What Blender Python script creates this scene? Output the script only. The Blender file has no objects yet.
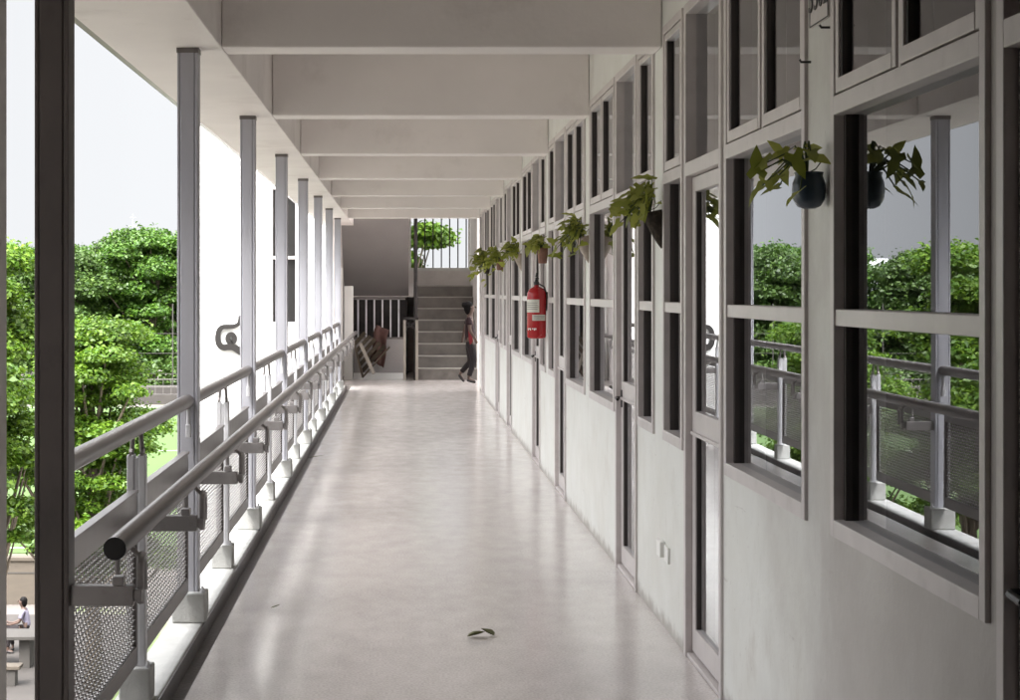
import bpy, bmesh, math, random
import numpy as np
from mathutils import Vector, Matrix
R = math.radians
random.seed(7)
scene = bpy.context.scene
col = scene.collection

# ------------------------------------------------------------------ materials
def new_mat(name):
    m = bpy.data.materials.new(name); m.use_nodes = True
    nt = m.node_tree
    return m, nt, nt.nodes["Principled BSDF"]

def N(nt, kind, **kw):
    n = nt.nodes.new(kind)
    for k, v in kw.items():
        setattr(n, k, v)
    return n

def paint(name, c, rough=.6, var=.08, scale=4.0, stretch=(1, 1, 1), metal=0.0, bump=0.0, bscale=60, spec=.5, dirt=None, dirt_amt=.5, dirt_scale=2.0, dirt_stretch=(1, 1, 1), dirt_lo=.55, dirt_hi=.75):
    m, nt, b = new_mat(name)
    L = nt.links
    tc = N(nt, 'ShaderNodeTexCoord'); mp = N(nt, 'ShaderNodeMapping')
    mp.inputs['Scale'].default_value = stretch
    L.new(tc.outputs['Object'], mp.inputs[0])
    no = N(nt, 'ShaderNodeTexNoise'); no.inputs['Scale'].default_value = scale; no.inputs['Detail'].default_value = 6
    L.new(mp.outputs[0], no.inputs['Vector'])
    cr = N(nt, 'ShaderNodeValToRGB')
    cr.color_ramp.elements[0].position = .3; cr.color_ramp.elements[1].position = .7
    cr.color_ramp.elements[0].color = [x * (1 - var) for x in c] + [1]
    cr.color_ramp.elements[1].color = [min(1, x * (1 + var)) for x in c] + [1]
    L.new(no.outputs['Fac'], cr.inputs[0])
    out = cr.outputs[0]
    if dirt is not None:
        mp2 = N(nt, 'ShaderNodeMapping'); mp2.inputs['Scale'].default_value = dirt_stretch
        L.new(tc.outputs['Object'], mp2.inputs[0])
        n2 = N(nt, 'ShaderNodeTexNoise'); n2.inputs['Scale'].default_value = dirt_scale; n2.inputs['Detail'].default_value = 8
        n2.inputs['Roughness'].default_value = .65
        L.new(mp2.outputs[0], n2.inputs['Vector'])
        r2 = N(nt, 'ShaderNodeMapRange'); r2.inputs[1].default_value = dirt_lo; r2.inputs[2].default_value = dirt_hi; r2.inputs[4].default_value = dirt_amt
        L.new(n2.outputs['Fac'], r2.inputs[0])
        mx = N(nt, 'ShaderNodeMix', data_type='RGBA')
        mx.inputs['B'].default_value = list(dirt) + [1]
        L.new(r2.outputs[0], mx.inputs['Factor']); L.new(out, mx.inputs['A'])
        out = mx.outputs['Result']
    L.new(out, b.inputs['Base Color'])
    b.inputs['Roughness'].default_value = rough
    b.inputs['Metallic'].default_value = metal
    b.inputs['Specular IOR Level'].default_value = spec
    rm = N(nt, 'ShaderNodeMapRange'); rm.inputs[3].default_value = max(.02, rough - .08); rm.inputs[4].default_value = min(1, rough + .08)
    L.new(no.outputs['Fac'], rm.inputs[0]); L.new(rm.outputs[0], b.inputs['Roughness'])
    if bump:
        n3 = N(nt, 'ShaderNodeTexNoise'); n3.inputs['Scale'].default_value = bscale; n3.inputs['Detail'].default_value = 4
        L.new(mp.outputs[0], n3.inputs['Vector'])
        bp = N(nt, 'ShaderNodeBump'); bp.inputs['Strength'].default_value = bump; bp.inputs['Distance'].default_value = .01
        L.new(n3.outputs['Fac'], bp.inputs['Height']); L.new(bp.outputs[0], b.inputs['Normal'])
    return m

def leaf_mat(name, c0, c1, trans=.35, rough=.5, zc=None):
    m, nt, b = new_mat(name)
    L = nt.links
    g = N(nt, 'ShaderNodeNewGeometry')
    cr = N(nt, 'ShaderNodeValToRGB')
    cr.color_ramp.elements[0].color = list(c0) + [1]; cr.color_ramp.elements[1].color = list(c1) + [1]
    L.new(g.outputs['Random Per Island'], cr.inputs[0])
    tc = N(nt, 'ShaderNodeTexCoord')
    no = N(nt, 'ShaderNodeTexNoise'); no.inputs['Scale'].default_value = .9; no.inputs['Detail'].default_value = 2
    L.new(tc.outputs['Object'], no.inputs['Vector'])
    hs = N(nt, 'ShaderNodeHueSaturation')
    mr = N(nt, 'ShaderNodeMapRange'); mr.inputs[1].default_value = .35; mr.inputs[2].default_value = .65; mr.inputs[3].default_value = .7; mr.inputs[4].default_value = 1.3
    L.new(no.outputs['Fac'], mr.inputs[0]); L.new(mr.outputs[0], hs.inputs['Value'])
    L.new(cr.outputs[0], hs.inputs['Color'])
    L.new(hs.outputs[0], b.inputs['Base Color'])
    b.inputs['Roughness'].default_value = rough
    tr = N(nt, 'ShaderNodeBsdfTranslucent'); L.new(hs.outputs[0], tr.inputs['Color'])
    mx = N(nt, 'ShaderNodeMixShader'); mx.inputs[0].default_value = trans
    L.new(b.outputs[0], mx.inputs[1]); L.new(tr.outputs[0], mx.inputs[2])
    L.new(mx.outputs[0], nt.nodes['Material Output'].inputs['Surface'])
    return m

def glass_mat(name, gain=1.0, tint=(.75, .78, .78), refl=(.95, .97, 1.0)):
    m, nt, b = new_mat(name)
    nt.nodes.remove(b)
    L = nt.links
    fr = N(nt, 'ShaderNodeFresnel'); fr.inputs['IOR'].default_value = 1.5
    mu = N(nt, 'ShaderNodeMath', operation='MULTIPLY', use_clamp=True); mu.inputs[1].default_value = gain
    up = N(nt, 'ShaderNodeMath', operation='ADD'); up.inputs[1].default_value = 1.0; L.new(fr.outputs[0], up.inputs[0])
    dv = N(nt, 'ShaderNodeMath', operation='DIVIDE'); L.new(fr.outputs[0], dv.inputs[0]); L.new(up.outputs[0], dv.inputs[1])
    L.new(dv.outputs[0], mu.inputs[0])
    gl = N(nt, 'ShaderNodeBsdfGlossy'); gl.inputs['Roughness'].default_value = 0.0; gl.inputs['Color'].default_value = list(refl) + [1]
    tr = N(nt, 'ShaderNodeBsdfTransparent'); tr.inputs['Color'].default_value = list(tint) + [1]
    # faint waviness of float glass
    tc = N(nt, 'ShaderNodeTexCoord')
    no = N(nt, 'ShaderNodeTexNoise'); no.inputs['Scale'].default_value = 2.2; no.inputs['Detail'].default_value = 0
    L.new(tc.outputs['Object'], no.inputs['Vector'])
    bp = N(nt, 'ShaderNodeBump'); bp.inputs['Strength'].default_value = .012; bp.inputs['Distance'].default_value = .01
    L.new(no.outputs['Fac'], bp.inputs['Height']); L.new(bp.outputs[0], gl.inputs['Normal'])
    mx = N(nt, 'ShaderNodeMixShader')
    L.new(mu.outputs[0], mx.inputs[0]); L.new(tr.outputs[0], mx.inputs[1]); L.new(gl.outputs[0], mx.inputs[2])
    L.new(mx.outputs[0], nt.nodes['Material Output'].inputs['Surface'])
    return m

def floor_mat():
    m, nt, b = new_mat('polished_terrazzo')
    L = nt.links
    tc = N(nt, 'ShaderNodeTexCoord')
    mp = N(nt, 'ShaderNodeMapping'); mp.inputs['Scale'].default_value = (1, .55, 1)
    L.new(tc.outputs['Object'], mp.inputs[0])
    n1 = N(nt, 'ShaderNodeTexNoise'); n1.inputs['Scale'].default_value = 7.0; n1.inputs['Detail'].default_value = 8; n1.inputs['Roughness'].default_value = .62
    n2 = N(nt, 'ShaderNodeTexNoise'); n2.inputs['Scale'].default_value = 90; n2.inputs['Detail'].default_value = 3
    n3 = N(nt, 'ShaderNodeTexNoise'); n3.inputs['Scale'].default_value = .8; n3.inputs['Detail'].default_value = 3
    for n in (n1, n3): L.new(mp.outputs[0], n.inputs['Vector'])
    L.new(tc.outputs['Object'], n2.inputs['Vector'])
    cr = N(nt, 'ShaderNodeValToRGB')
    cr.color_ramp.elements[0].position = .3; cr.color_ramp.elements[1].position = .72
    cr.color_ramp.elements[0].color = (.60, .56, .54, 1); cr.color_ramp.elements[1].color = (.70, .66, .64, 1)
    L.new(n1.outputs['Fac'], cr.inputs[0])
    sp = N(nt, 'ShaderNodeValToRGB')
    sp.color_ramp.elements[0].position = .38; sp.color_ramp.elements[1].position = .6
    sp.color_ramp.elements[0].color = (.86, .85, .84, 1); sp.color_ramp.elements[1].color = (1.04, 1.04, 1.04, 1)
    L.new(n2.outputs['Fac'], sp.inputs[0])
    mx = N(nt, 'ShaderNodeMix', data_type='RGBA', blend_type='MULTIPLY'); mx.inputs['Factor'].default_value = 1
    L.new(cr.outputs[0], mx.inputs['A']); L.new(sp.outputs[0], mx.inputs['B'])
    mp5 = N(nt, 'ShaderNodeMapping'); mp5.inputs['Scale'].default_value = (1.6, .7, 1); L.new(tc.outputs['Object'], mp5.inputs[0])
    n5 = N(nt, 'ShaderNodeTexNoise'); n5.inputs['Scale'].default_value = 11; n5.inputs['Detail'].default_value = 9; n5.inputs['Roughness'].default_value = .75; L.new(mp5.outputs[0], n5.inputs['Vector'])
    r5 = N(nt, 'ShaderNodeMapRange'); r5.inputs[1].default_value = .60; r5.inputs[2].default_value = .74; r5.inputs[4].default_value = .5; L.new(n5.outputs['Fac'], r5.inputs[0])
    m5 = N(nt, 'ShaderNodeMix', data_type='RGBA'); m5.inputs['B'].default_value = (.40, .355, .33, 1)
    L.new(r5.outputs[0], m5.inputs['Factor']); L.new(mx.outputs['Result'], m5.inputs['A'])
    L.new(m5.outputs['Result'], b.inputs['Base Color'])
    ad = N(nt, 'ShaderNodeMath', operation='ADD')
    L.new(n1.outputs['Fac'], ad.inputs[0]); L.new(n3.outputs['Fac'], ad.inputs[1])
    mr = N(nt, 'ShaderNodeMapRange'); mr.inputs[1].default_value = .7; mr.inputs[2].default_value = 1.3; mr.inputs[3].default_value = .15; mr.inputs[4].default_value = .21
    L.new(ad.outputs[0], mr.inputs[0]); L.new(mr.outputs[0], b.inputs['Roughness'])
    b.inputs['Specular IOR Level'].default_value = .34
    n4 = N(nt, 'ShaderNodeTexNoise'); n4.inputs['Scale'].default_value = 5; n4.inputs['Detail'].default_value = 2
    L.new(tc.outputs['Object'], n4.inputs['Vector'])
    bp = N(nt, 'ShaderNodeBump'); bp.inputs['Strength'].default_value = .02; bp.inputs['Distance'].default_value = .01
    L.new(n4.outputs['Fac'], bp.inputs['Height']); L.new(bp.outputs[0], b.inputs['Normal'])
    return m

def wall_mat():
    m, nt, b = new_mat('dado_paint')
    L = nt.links
    tc = N(nt, 'ShaderNodeTexCoord'); sp = N(nt, 'ShaderNodeSeparateXYZ'); L.new(tc.outputs['Object'], sp.inputs[0])
    def noise(sc, det, stretch=(1, 1, 1), rough=.6):
        mp = N(nt, 'ShaderNodeMapping'); mp.inputs['Scale'].default_value = stretch; L.new(tc.outputs['Object'], mp.inputs[0])
        n = N(nt, 'ShaderNodeTexNoise'); n.inputs['Scale'].default_value = sc; n.inputs['Detail'].default_value = det; n.inputs['Roughness'].default_value = rough
        L.new(mp.outputs[0], n.inputs['Vector']); return n.outputs['Fac']
    def mrange(x, a, b_, c, d):
        r = N(nt, 'ShaderNodeMapRange', interpolation_type='SMOOTHSTEP'); r.inputs[1].default_value = a; r.inputs[2].default_value = b_; r.inputs[3].default_value = c; r.inputs[4].default_value = d
        L.new(x, r.inputs[0]); return r.outputs[0]
    def math_(op, x, y):
        q = N(nt, 'ShaderNodeMath', operation=op)
        for k, v in enumerate((x, y)):
            if isinstance(v, (int, float)): q.inputs[k].default_value = v
            else: L.new(v, q.inputs[k])
        return q.outputs[0]
    def mix(fac, A, B):
        x = N(nt, 'ShaderNodeMix', data_type='RGBA'); L.new(fac, x.inputs['Factor'])
        for k, v in (('A', A), ('B', B)):
            if isinstance(v, tuple): x.inputs[k].default_value = v + (1,)
            else: L.new(v, x.inputs[k])
        return x.outputs['Result']
    c = mix(mrange(noise(1.7, 5), .35, .7, 0, 1), (.735, .745, .715), (.68, .68, .64))
    c = mix(mrange(noise(2.6, 9, (1, 1, .6), .7), .54, .76, 0, .55), c, (.50, .47, .42))        # blotchy weathering
    c = mix(mrange(noise(38, 3, (1, 1, 1), .5), .66, .74, 0, .5), c, (.45, .43, .40))            # small chips and specks
    c = mix(mrange(noise(7, 4, (1, .35, 3)), .66, .72, 0, .35), c, (.36, .34, .32))              # scuffs
    hz = math_('ADD', sp.outputs['Z'], math_('MULTIPLY', noise(9, 6), -.16))
    c = mix(mrange(hz, -.075, .0, .75, 0), c, (.30, .27, .24))                                   # grime along the base
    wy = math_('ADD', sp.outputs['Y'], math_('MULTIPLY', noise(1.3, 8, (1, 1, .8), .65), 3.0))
    c = mix(mrange(wy, 4.3, 6.1, .8, 0), c, (.40, .365, .34))                                   # bare wear plus painted dimming towards the near end
    L.new(c, b.inputs['Base Color'])
    rr = mrange(noise(4, 4), .3, .7, .38, .55); L.new(rr, b.inputs['Roughness'])
    bp = N(nt, 'ShaderNodeBump'); bp.inputs['Strength'].default_value = .12; bp.inputs['Distance'].default_value = .01
    L.new(noise(30, 5), bp.inputs['Height']); L.new(bp.outputs[0], b.inputs['Normal'])
    return m

MAT = dict(
    floor=floor_mat(),
    ceiling=paint('ceiling_paint', (.80, .76, .735), .75, .05, 1.5, bump=.15, bscale=25, dirt=(.45, .40, .37), dirt_amt=.45, dirt_scale=1.3),
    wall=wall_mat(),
    kerb=paint('kerb_concrete', (.42, .42, .405), .8, .1, 9, bump=.3, bscale=80, dirt=(.30, .28, .25), dirt_amt=.6, dirt_scale=5),
    drain=paint('damp_concrete', (.07, .06, .055), .35, .35, 6, bump=.3, bscale=60, dirt=(.20, .17, .15), dirt_amt=.6, dirt_scale=4),
    concrete=paint('raw_concrete', (.055, .050, .045), .85, .15, 3, bump=.3, bscale=40),
    stair=paint('stair_cement', (.155, .14, .126), .7, .2, 5, bump=.2, bscale=50, dirt=(.09, .08, .07), dirt_amt=.6, dirt_scale=3),
    nosing=paint('stair_nosing_paint', (.34, .32, .29), .6, .12, 8),
    shade_dark=paint('dimming_dark', (.13, .115, .11), .8, .1, 2),  # dark tone chosen to dim the near end, shared with the window backing
    brown_steel=paint('rusty_brown_paint', (.10, .084, .078), .55, .25, 4, stretch=(1, 1, .4), dirt=(.02, .017, .016), dirt_amt=.6, dirt_scale=5, dirt_stretch=(1, 1, .5)),
    soffit=paint('stair_soffit', (.35, .33, .32), .8, .06, 1.5),
    frame=paint('window_aluminium', (.60, .56, .55), .42, .06, 8, metal=.15, dirt=(.36, .33, .32), dirt_amt=.35, dirt_scale=6),
    steel=paint('column_steel', (.45, .45, .49), .45, .08, 5, metal=.25, stretch=(1, 1, .25), dirt=(.24, .21, .20), dirt_amt=.4, dirt_scale=4, dirt_stretch=(1, 1, .3)),
    rail=paint('rail_steel', (.205, .187, .182), .38, .10, 10, metal=.55, dirt=(.16, .13, .12), dirt_amt=.4, dirt_scale=9),
    post=paint('post_paint', (.56, .56, .58), .45, .08, 8, metal=.1, dirt=(.3, .27, .25), dirt_amt=.4, dirt_scale=7),
    bracket=paint('bracket_steel', (.33, .31, .305), .42, .1, 10, metal=.3, dirt=(.14, .10, .08), dirt_amt=.5, dirt_scale=12),
    panel=paint('panel_steel', (.21, .19, .186), .45, .12, 14, metal=.3),
    glint=paint('glint_edge', (.74, .73, .72), .35, .1, 20, metal=.2),  # pale colour paints the sky glint on the mesh edges
    reveal_shade=paint('reveal_shade_tone', (.06, .05, .047), .5, .1, 10),  # dark tone paints shade into the window and door reveals
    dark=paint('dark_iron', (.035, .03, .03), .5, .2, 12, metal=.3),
    black=paint('black_plastic', (.015, .015, .015), .4, .1, 12),
    white_wall=paint('white_render', (.82, .82, .80), .85, .03, .8),
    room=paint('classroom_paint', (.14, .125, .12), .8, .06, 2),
    glass=glass_mat('window_glass', 2.0),
    door_glass=glass_mat('door_glass', 1.9),
    red=paint('extinguisher_red', (.36, .004, .008), .25, .05, 6, spec=.6),
    sticker=paint('paper_label', (.62, .62, .55), .6, .12, 40),
    white=paint('white_plastic', (.8, .8, .77), .4, .03, 9),
    blue_pot=paint('blue_glaze', (.03, .05, .075), .3, .25, 14, spec=.6, dirt=(.08, .07, .06), dirt_amt=.5, dirt_scale=20),
    dark_pot=paint('coir_basket', (.045, .034, .026), .9, .4, 40, bump=.8, bscale=120, dirt=(.16, .13, .10), dirt_amt=.7, dirt_scale=25),
    clay_pot=paint('clay_pot', (.22, .11, .08), .8, .2, 20),
    pale_pot=paint('pale_pot', (.42, .36, .31), .7, .25, 18, dirt=(.30, .13, .09), dirt_amt=.7, dirt_scale=12),
    soil=paint('stem_green', (.07, .10, .03), .7, .2, 20),
    bark=paint('bark', (.12, .095, .07), .9, .3, 6, bump=.6, bscale=20),
    grass=paint('school_yard_ground', (.13, .115, .105), .9, .15, .4, dirt=(.09, .13, .04), dirt_amt=.9, dirt_scale=.09, dirt_lo=.52, dirt_hi=.58),
    turf=paint('sports_turf', (.052, .10, .018), .85, .10, .25),
    paving=paint('courtyard_paving', (.05, .044, .040), .85, .15, 1.5),
    beige=paint('beige_block_wall', (.085, .070, .054), .85, .1, 2, stretch=(1, 1, 4)),
    brown=paint('brown_letter_paint', (.009, .007, .006), .5, .15, 10),
    wood=paint('weathered_wood', (.075, .055, .035), .75, .35, 5, stretch=(1, 1, 6), bump=.3, bscale=30),
    pale_wood=paint('pale_plank', (.33, .30, .26), .75, .15, 5),
    pink=paint('faded_red_cloth', (.10, .05, .042), .9, .15, 8),
    skin=paint('skin', (.085, .05, .037), .55, .06, 10),
    hair=paint('black_hair', (.004, .003, .003), .7, .3, 30, spec=.15),
    maroon=paint('maroon_cloth', (.017, .004, .006), .85, .15, 14),
    redcloth=paint('red_trim', (.16, .008, .012), .8, .1, 14),
    trousers=paint('dark_trousers', (.010, .006, .007), .85, .15, 14),
    sandal=paint('dark_sandal', (.025, .02, .02), .6, .15, 14),
    lilac=paint('lilac_shirt', (.20, .185, .25), .85, .08, 14),
    far_white=paint('far_white_render', (.72, .73, .75), .9, .04, .05),
    far_grey=paint('far_window_band', (.28, .30, .33), .5, .1, .05),
)
LEAF = dict(
    bright=leaf_mat('leaf_bright', (.045, .115, .006), (.125, .21, .015), .4),
    mid=leaf_mat('leaf_mid', (.033, .095, .008), (.085, .165, .018), .3),
    deep=leaf_mat('leaf_deep', (.032, .075, .011), (.08, .14, .022), .25),
    pot=leaf_mat('leaf_pot', (.19, .225, .030), (.42, .44, .10), .5, .4),
    dry=leaf_mat('leaf_dry', (.07, .07, .022), (.17, .17, .06), .1, .6),
)

# ------------------------------------------------------------------ mesh helper
class MB:
    def __init__(s): s.v = []; s.f = []; s.mi = []; s.cur = 0
    def add(s, vs, fs):
        o = len(s.v); s.v += [tuple(p) for p in vs]
        for f in fs: s.f.append([i + o for i in f]); s.mi.append(s.cur)
        return s
    def box(s, x0, x1, y0, y1, z0, z1):
        return s.add([(x0, y0, z0), (x1, y0, z0), (x1, y1, z0), (x0, y1, z0), (x0, y0, z1), (x1, y0, z1), (x1, y1, z1), (x0, y1, z1)],
                     [(0, 3, 2, 1), (4, 5, 6, 7), (0, 1, 5, 4), (1, 2, 6, 5), (2, 3, 7, 6), (3, 0, 4, 7)])
    def obox(s, c, ax, ay, az):       # box from a centre and three half-axis vectors
        c, ax, ay, az = Vector(c), Vector(ax), Vector(ay), Vector(az)
        P = [c + sx * ax + sy * ay + sz * az for sz in (-1, 1) for sx, sy in ((-1, -1), (1, -1), (1, 1), (-1, 1))]
        return s.add(P, [(0, 3, 2, 1), (4, 5, 6, 7), (0, 1, 5, 4), (1, 2, 6, 5), (2, 3, 7, 6), (3, 0, 4, 7)])
    def tube(s, pts, rad, n=10, caps=True):
        pts = [Vector(p) for p in pts]
        if not hasattr(rad, '__len__'): rad = [rad] * len(pts)
        vs = []; fs = []; up = None
        for i, p in enumerate(pts):
            t = (pts[min(i + 1, len(pts) - 1)] - pts[max(i - 1, 0)]).normalized()
            if up is None:
                up = Vector((0, 0, 1)) if abs(t.z) < .9 else Vector((1, 0, 0))
            a = t.cross(up).normalized(); b = a.cross(t).normalized(); up = b
            for k in range(n):
                w = 2 * math.pi * k / n
                vs.append(p + (a * math.cos(w) + b * math.sin(w)) * rad[i])
        for i in range(len(pts) - 1):
            for k in range(n):
                k2 = (k + 1) % n
                fs.append((i * n + k, i * n + k2, (i + 1) * n + k2, (i + 1) * n + k))
        if caps:
            fs.append(tuple(range(n - 1, -1, -1))); fs.append(tuple((len(pts) - 1) * n + k for k in range(n)))
        return s.add(vs, fs)
    def lathe(s, prof, c=(0, 0, 0), n=20, axis=None):
        M = Matrix.Identity(3)
        if axis is not None: M = Vector((0, 0, 1)).rotation_difference(Vector(axis)).to_matrix()
        vs = []; fs = []
        for r, z in prof:
            for k in range(n):
                w = 2 * math.pi * k / n
                vs.append(Vector(c) + M @ Vector((r * math.cos(w), r * math.sin(w), z)))
        for i in range(len(prof) - 1):
            for k in range(n):
                k2 = (k + 1) % n
                fs.append((i * n + k, i * n + k2, (i + 1) * n + k2, (i + 1) * n + k))
        fs.append(tuple(range(n - 1, -1, -1))); fs.append(tuple((len(prof) - 1) * n + k for k in range(n)))
        return s.add(vs, fs)
    def build(s, name, mat, parent=None, bevel=0, smooth=False, org=None):
        me = bpy.data.meshes.new(name)
        o3 = Vector(org) if org is not None else root_of(parent)
        me.from_pydata([tuple(Vector(p) - o3) for p in s.v], [], s.f)
        for m in (mat if isinstance(mat, (list, tuple)) else [mat]): me.materials.append(m)
        if any(s.mi): me.polygons.foreach_set('material_index', s.mi)
        if smooth: me.polygons.foreach_set('use_smooth', [True] * len(s.f))
        me.update()
        o = bpy.data.objects.new(name, me); col.objects.link(o)
        if parent is not None: o.parent = parent
        else: o.location = o3
        if bevel:
            b = o.modifiers.new('Bevel', 'BEVEL'); b.width = bevel; b.segments = 2; b.limit_method = 'ANGLE'; b.angle_limit = R(40)
        return o

def root_of(o):
    if o is None: return Vector((0, 0, 0))
    p = Vector((0, 0, 0))
    while o is not None:
        p = p + o.location; o = o.parent
    return p

def tag(o, label=None, cat=None, group=None, kind=None):
    if label: o['label'] = label
    if cat: o['category'] = cat
    if group: o['group'] = group
    if kind: o['kind'] = kind
    return o

def thing(name, loc, label, cat, group=None, kind=None):
    o = bpy.data.objects.new(name, None); o.empty_display_size = .2
    o.location = loc; col.objects.link(o)
    return tag(o, label, cat, group, kind)

def copy_tree(o, parent=None, off=None, loc=None):
    c = o.copy(); col.objects.link(c)
    if parent is not None: c.parent = parent
    if off is not None: c.location = o.location + Vector(off)
    if loc is not None: c.location = loc
    for ch in list(o.children): copy_tree(ch, c)
    return c

def smooth_by_angle(o, deg=40):
    me = o.data
    me.polygons.foreach_set('use_smooth', [True] * len(me.polygons))
    me.set_sharp_from_angle(angle=R(deg))

ORD = ['first', 'second', 'third', 'fourth', 'fifth', 'sixth', 'seventh', 'eighth', 'ninth']
Y0, PITCH = 5.2, 3.3
def YK(k): return Y0 + PITCH * k
NB = 7                                   # columns 0..7

# ------------------------------------------------------------------ setting: floor, kerb, drain, ceiling
XW, XF, ZG0 = 1.25, -.852, -7.0
def struct(o, label=None, cat=None):
    o['kind'] = 'structure'
    if label: tag(o, label, cat)
    return o

struct(MB().box(XF, XW, -2.4, 31.8, -.16, 0).box(XW, 5.2, 28.56, 31.8, -.16, 0).box(-1.25, XF, 29.9, 31.8, -.16, 0).box(-1.25, 5.2, 31.8, 35.2, -.16, 0).build('corridor_floor', MAT['floor']),
       'pale polished terrazzo floor running down the corridor', 'floor')
struct(MB().box(-1.12, -.953, 4.7, 29.9, -.3, .012).build('kerb', MAT['kerb'], bevel=.008),
       'pale concrete kerb carrying the railing plinths along the open side', 'kerb')
struct(MB().box(-.945, XF, -2.4, 29.9, -.3, -.07).box(-.951, -.945, 4.7, 29.9, -.3, .008).build('drain_channel_floor', MAT['drain']),
       'dark damp drain channel between the floor and the kerb', 'drain')
ce = MB().box(-1.4, XW + .15, -2.4, 31.6, 3.22, 3.42).build('corridor_ceiling', MAT['ceiling'])
struct(ce, 'pale painted concrete ceiling crossed by deep beams', 'ceiling')
MB().box(-1.4, -.867, -2.4, 31.6, 2.77, 3.22).build('edge_beam', MAT['ceiling'], ce, bevel=.006)
MB().box(-1.445, -1.402, -2.4, 31.6, 2.783, 3.42).build('drip_edge', MAT['rail'], ce)
for k in range(-1, NB + 1):
    MB().box(-.865, XW - .002, YK(k), YK(k) + .25, 2.77, 3.218).build('beam', MAT['ceiling'], ce, bevel=.008)
struct(MB().box(-9, -1.252, -2.4, 4.3, ZG0, 9).build('light_block_wall', MAT['shade_dark']), 'unseen tall block added to keep light off the start of the corridor', 'wall')  # out-of-view block added to cut light from behind and left
# pillar and unseen dimming wall round and behind the viewer's end of the corridor, and the storeys below
struct(MB().box(-1.25, -1.03, 4.2, 4.61, -.3, 2.77).build('side_pillar', MAT['ceiling']), 'pale masonry pillar beside the dark column', 'pillar')
struct(MB().box(-1.25, -1.03, -2.4, 4.2, -.3, 2.77).box(-1.25, XW + .15, -2.6, -2.4, -.3, 3.42).build('unseen_dimming_wall', MAT['shade_dark']),
       'unseen dark wall closing the near end of the corridor to dim it', 'wall')
struct(MB().box(-1.0, 6.2, -2.6, 36, -7.3, -.32).build('lower_storeys_wall', MAT['white_wall']), 'white storeys of the school below the corridor', 'wall')

# ------------------------------------------------------------------ classroom wall with pilasters, windows, doors
cw = thing('classroom_wall', (XW, 1.82, 0), 'long pale painted classroom wall of windows and glazed doors along the corridor', 'wall')
OX = root_of(cw)
ZS, ZT0, ZT1, ZH = .893, 2.105, 2.16, 2.855
pl = MB(); YA, YE = 1.82, 28.55
for k in range(-1, NB + 1):
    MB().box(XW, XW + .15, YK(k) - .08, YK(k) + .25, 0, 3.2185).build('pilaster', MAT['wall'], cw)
layout = []
for k in range(-1, NB):
    y = YK(k)
    if k % 2 == 0:
        layout.append((k, (y + .25, y + 1.61), (y + 1.68, y + 2.58), (y + 2.64, y + 3.22), (y + 1.61, y + 1.68), (y + 2.58, y + 2.64)))
    else:
        layout.append((k, (y + 1.86, y + 3.22), (y + .89, y + 1.79), (y + .25, y + .83), (y + 1.79, y + 1.86), (y + .83, y + .89)))
for k, D, O, S, p1, p2 in layout:
    for a, b in (D, S): pl.box(XW, XW + .15, a, b, 0, ZS)
    for a, b in (p1, p2): pl.box(XW, XW + .15, a, b, 0, ZH)
    pl.box(XW, XW + .15, YK(k) + .25, YK(k) + 3.22, ZH, 3.2185)
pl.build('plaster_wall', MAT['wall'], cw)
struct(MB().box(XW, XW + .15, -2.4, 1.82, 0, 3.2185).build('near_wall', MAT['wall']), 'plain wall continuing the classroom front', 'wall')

XO, XG = XW - .012, XW + .037            # outer frame face, glass plane
def make_window(y0, y1, nsash):
    f = .04
    m = MB()
    m.box(XO, XW + .09, y0, y0 + f, ZS, ZH).box(XO, XW + .09, y1 - f, y1, ZS, ZH)
    m.box(XO, XW + .09, y0 + f, y1 - f, ZS, ZS + .05).box(XO, XW + .09, y0 + f, y1 - f, ZT0, ZT1).box(XO, XW + .09, y0 + f, y1 - f, ZH - f, ZH)
    m.box(XO + .006, XW + .075, y0 + f, y1 - f, 1.50, 1.548)
    if nsash == 2:
        ym = (y0 + y1) / 2
        m.box(XO + .01, XW + .08, ym - .014, ym + .014, ZT1, ZH - f)
    w = m.build('window', MAT['frame'], cw, bevel=.003)
    for a, b in ((y0 + f, y0 + f + .022), (y1 - f - .022, y1 - f)):
        MB().box(XW + .018, XW + .07, a, b, ZS + .05, ZT0).build('shade_bead', MAT['reveal_shade'], w)  # bead coloured dark to paint the reveal's shade
    g = MB()
    for za, zb in ((ZS + .05, 1.50), (1.548, ZT0)):
        g.add([(XG, y0 + f, za), (XG, y1 - f, za), (XG, y1 - f, zb), (XG, y0 + f, zb)], [(0, 3, 2, 1)])
    g.build('pane', MAT['glass'], w)
    edges = [(y0 + f, y1 - f)] if nsash == 1 else [(y0 + f, ym - .014), (ym + .014, y1 - f)]
    for a, b in edges:
        a += .005; b -= .005; z0 = ZT1 + .006; z1 = ZH - f - .006
        s = MB()
        s.box(XO + .004, XW + .03, a, a + .032, z0, z1).box(XO + .004, XW + .03, b - .032, b, z0, z1)
        s.box(XO + .002, XW + .032, a + .032, b - .032, z0, z0 + .042).box(XO + .004, XW + .03, a + .032, b - .032, z1 - .032, z1)
        s.build('sash', MAT['frame'], w, bevel=.003)
        q = MB().add([(XW + .015, a + .03, z0 + .04), (XW + .015, b - .03, z0 + .04), (XW + .015, b - .03, z1 - .03), (XW + .015, a + .03, z1 - .03)], [(0, 3, 2, 1)])
        q.build('sash_pane', MAT['glass'], w)
        for ba, bb in ((a + .033, a + .047), (b - .047, b - .033)):
            MB().box(XO + .012, XW + .028, ba, bb, z0 + .043, z1 - .033).build('sash_shade_bead', MAT['reveal_shade'], w)  # dark strip painting shade along the sash edge
    return w

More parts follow.
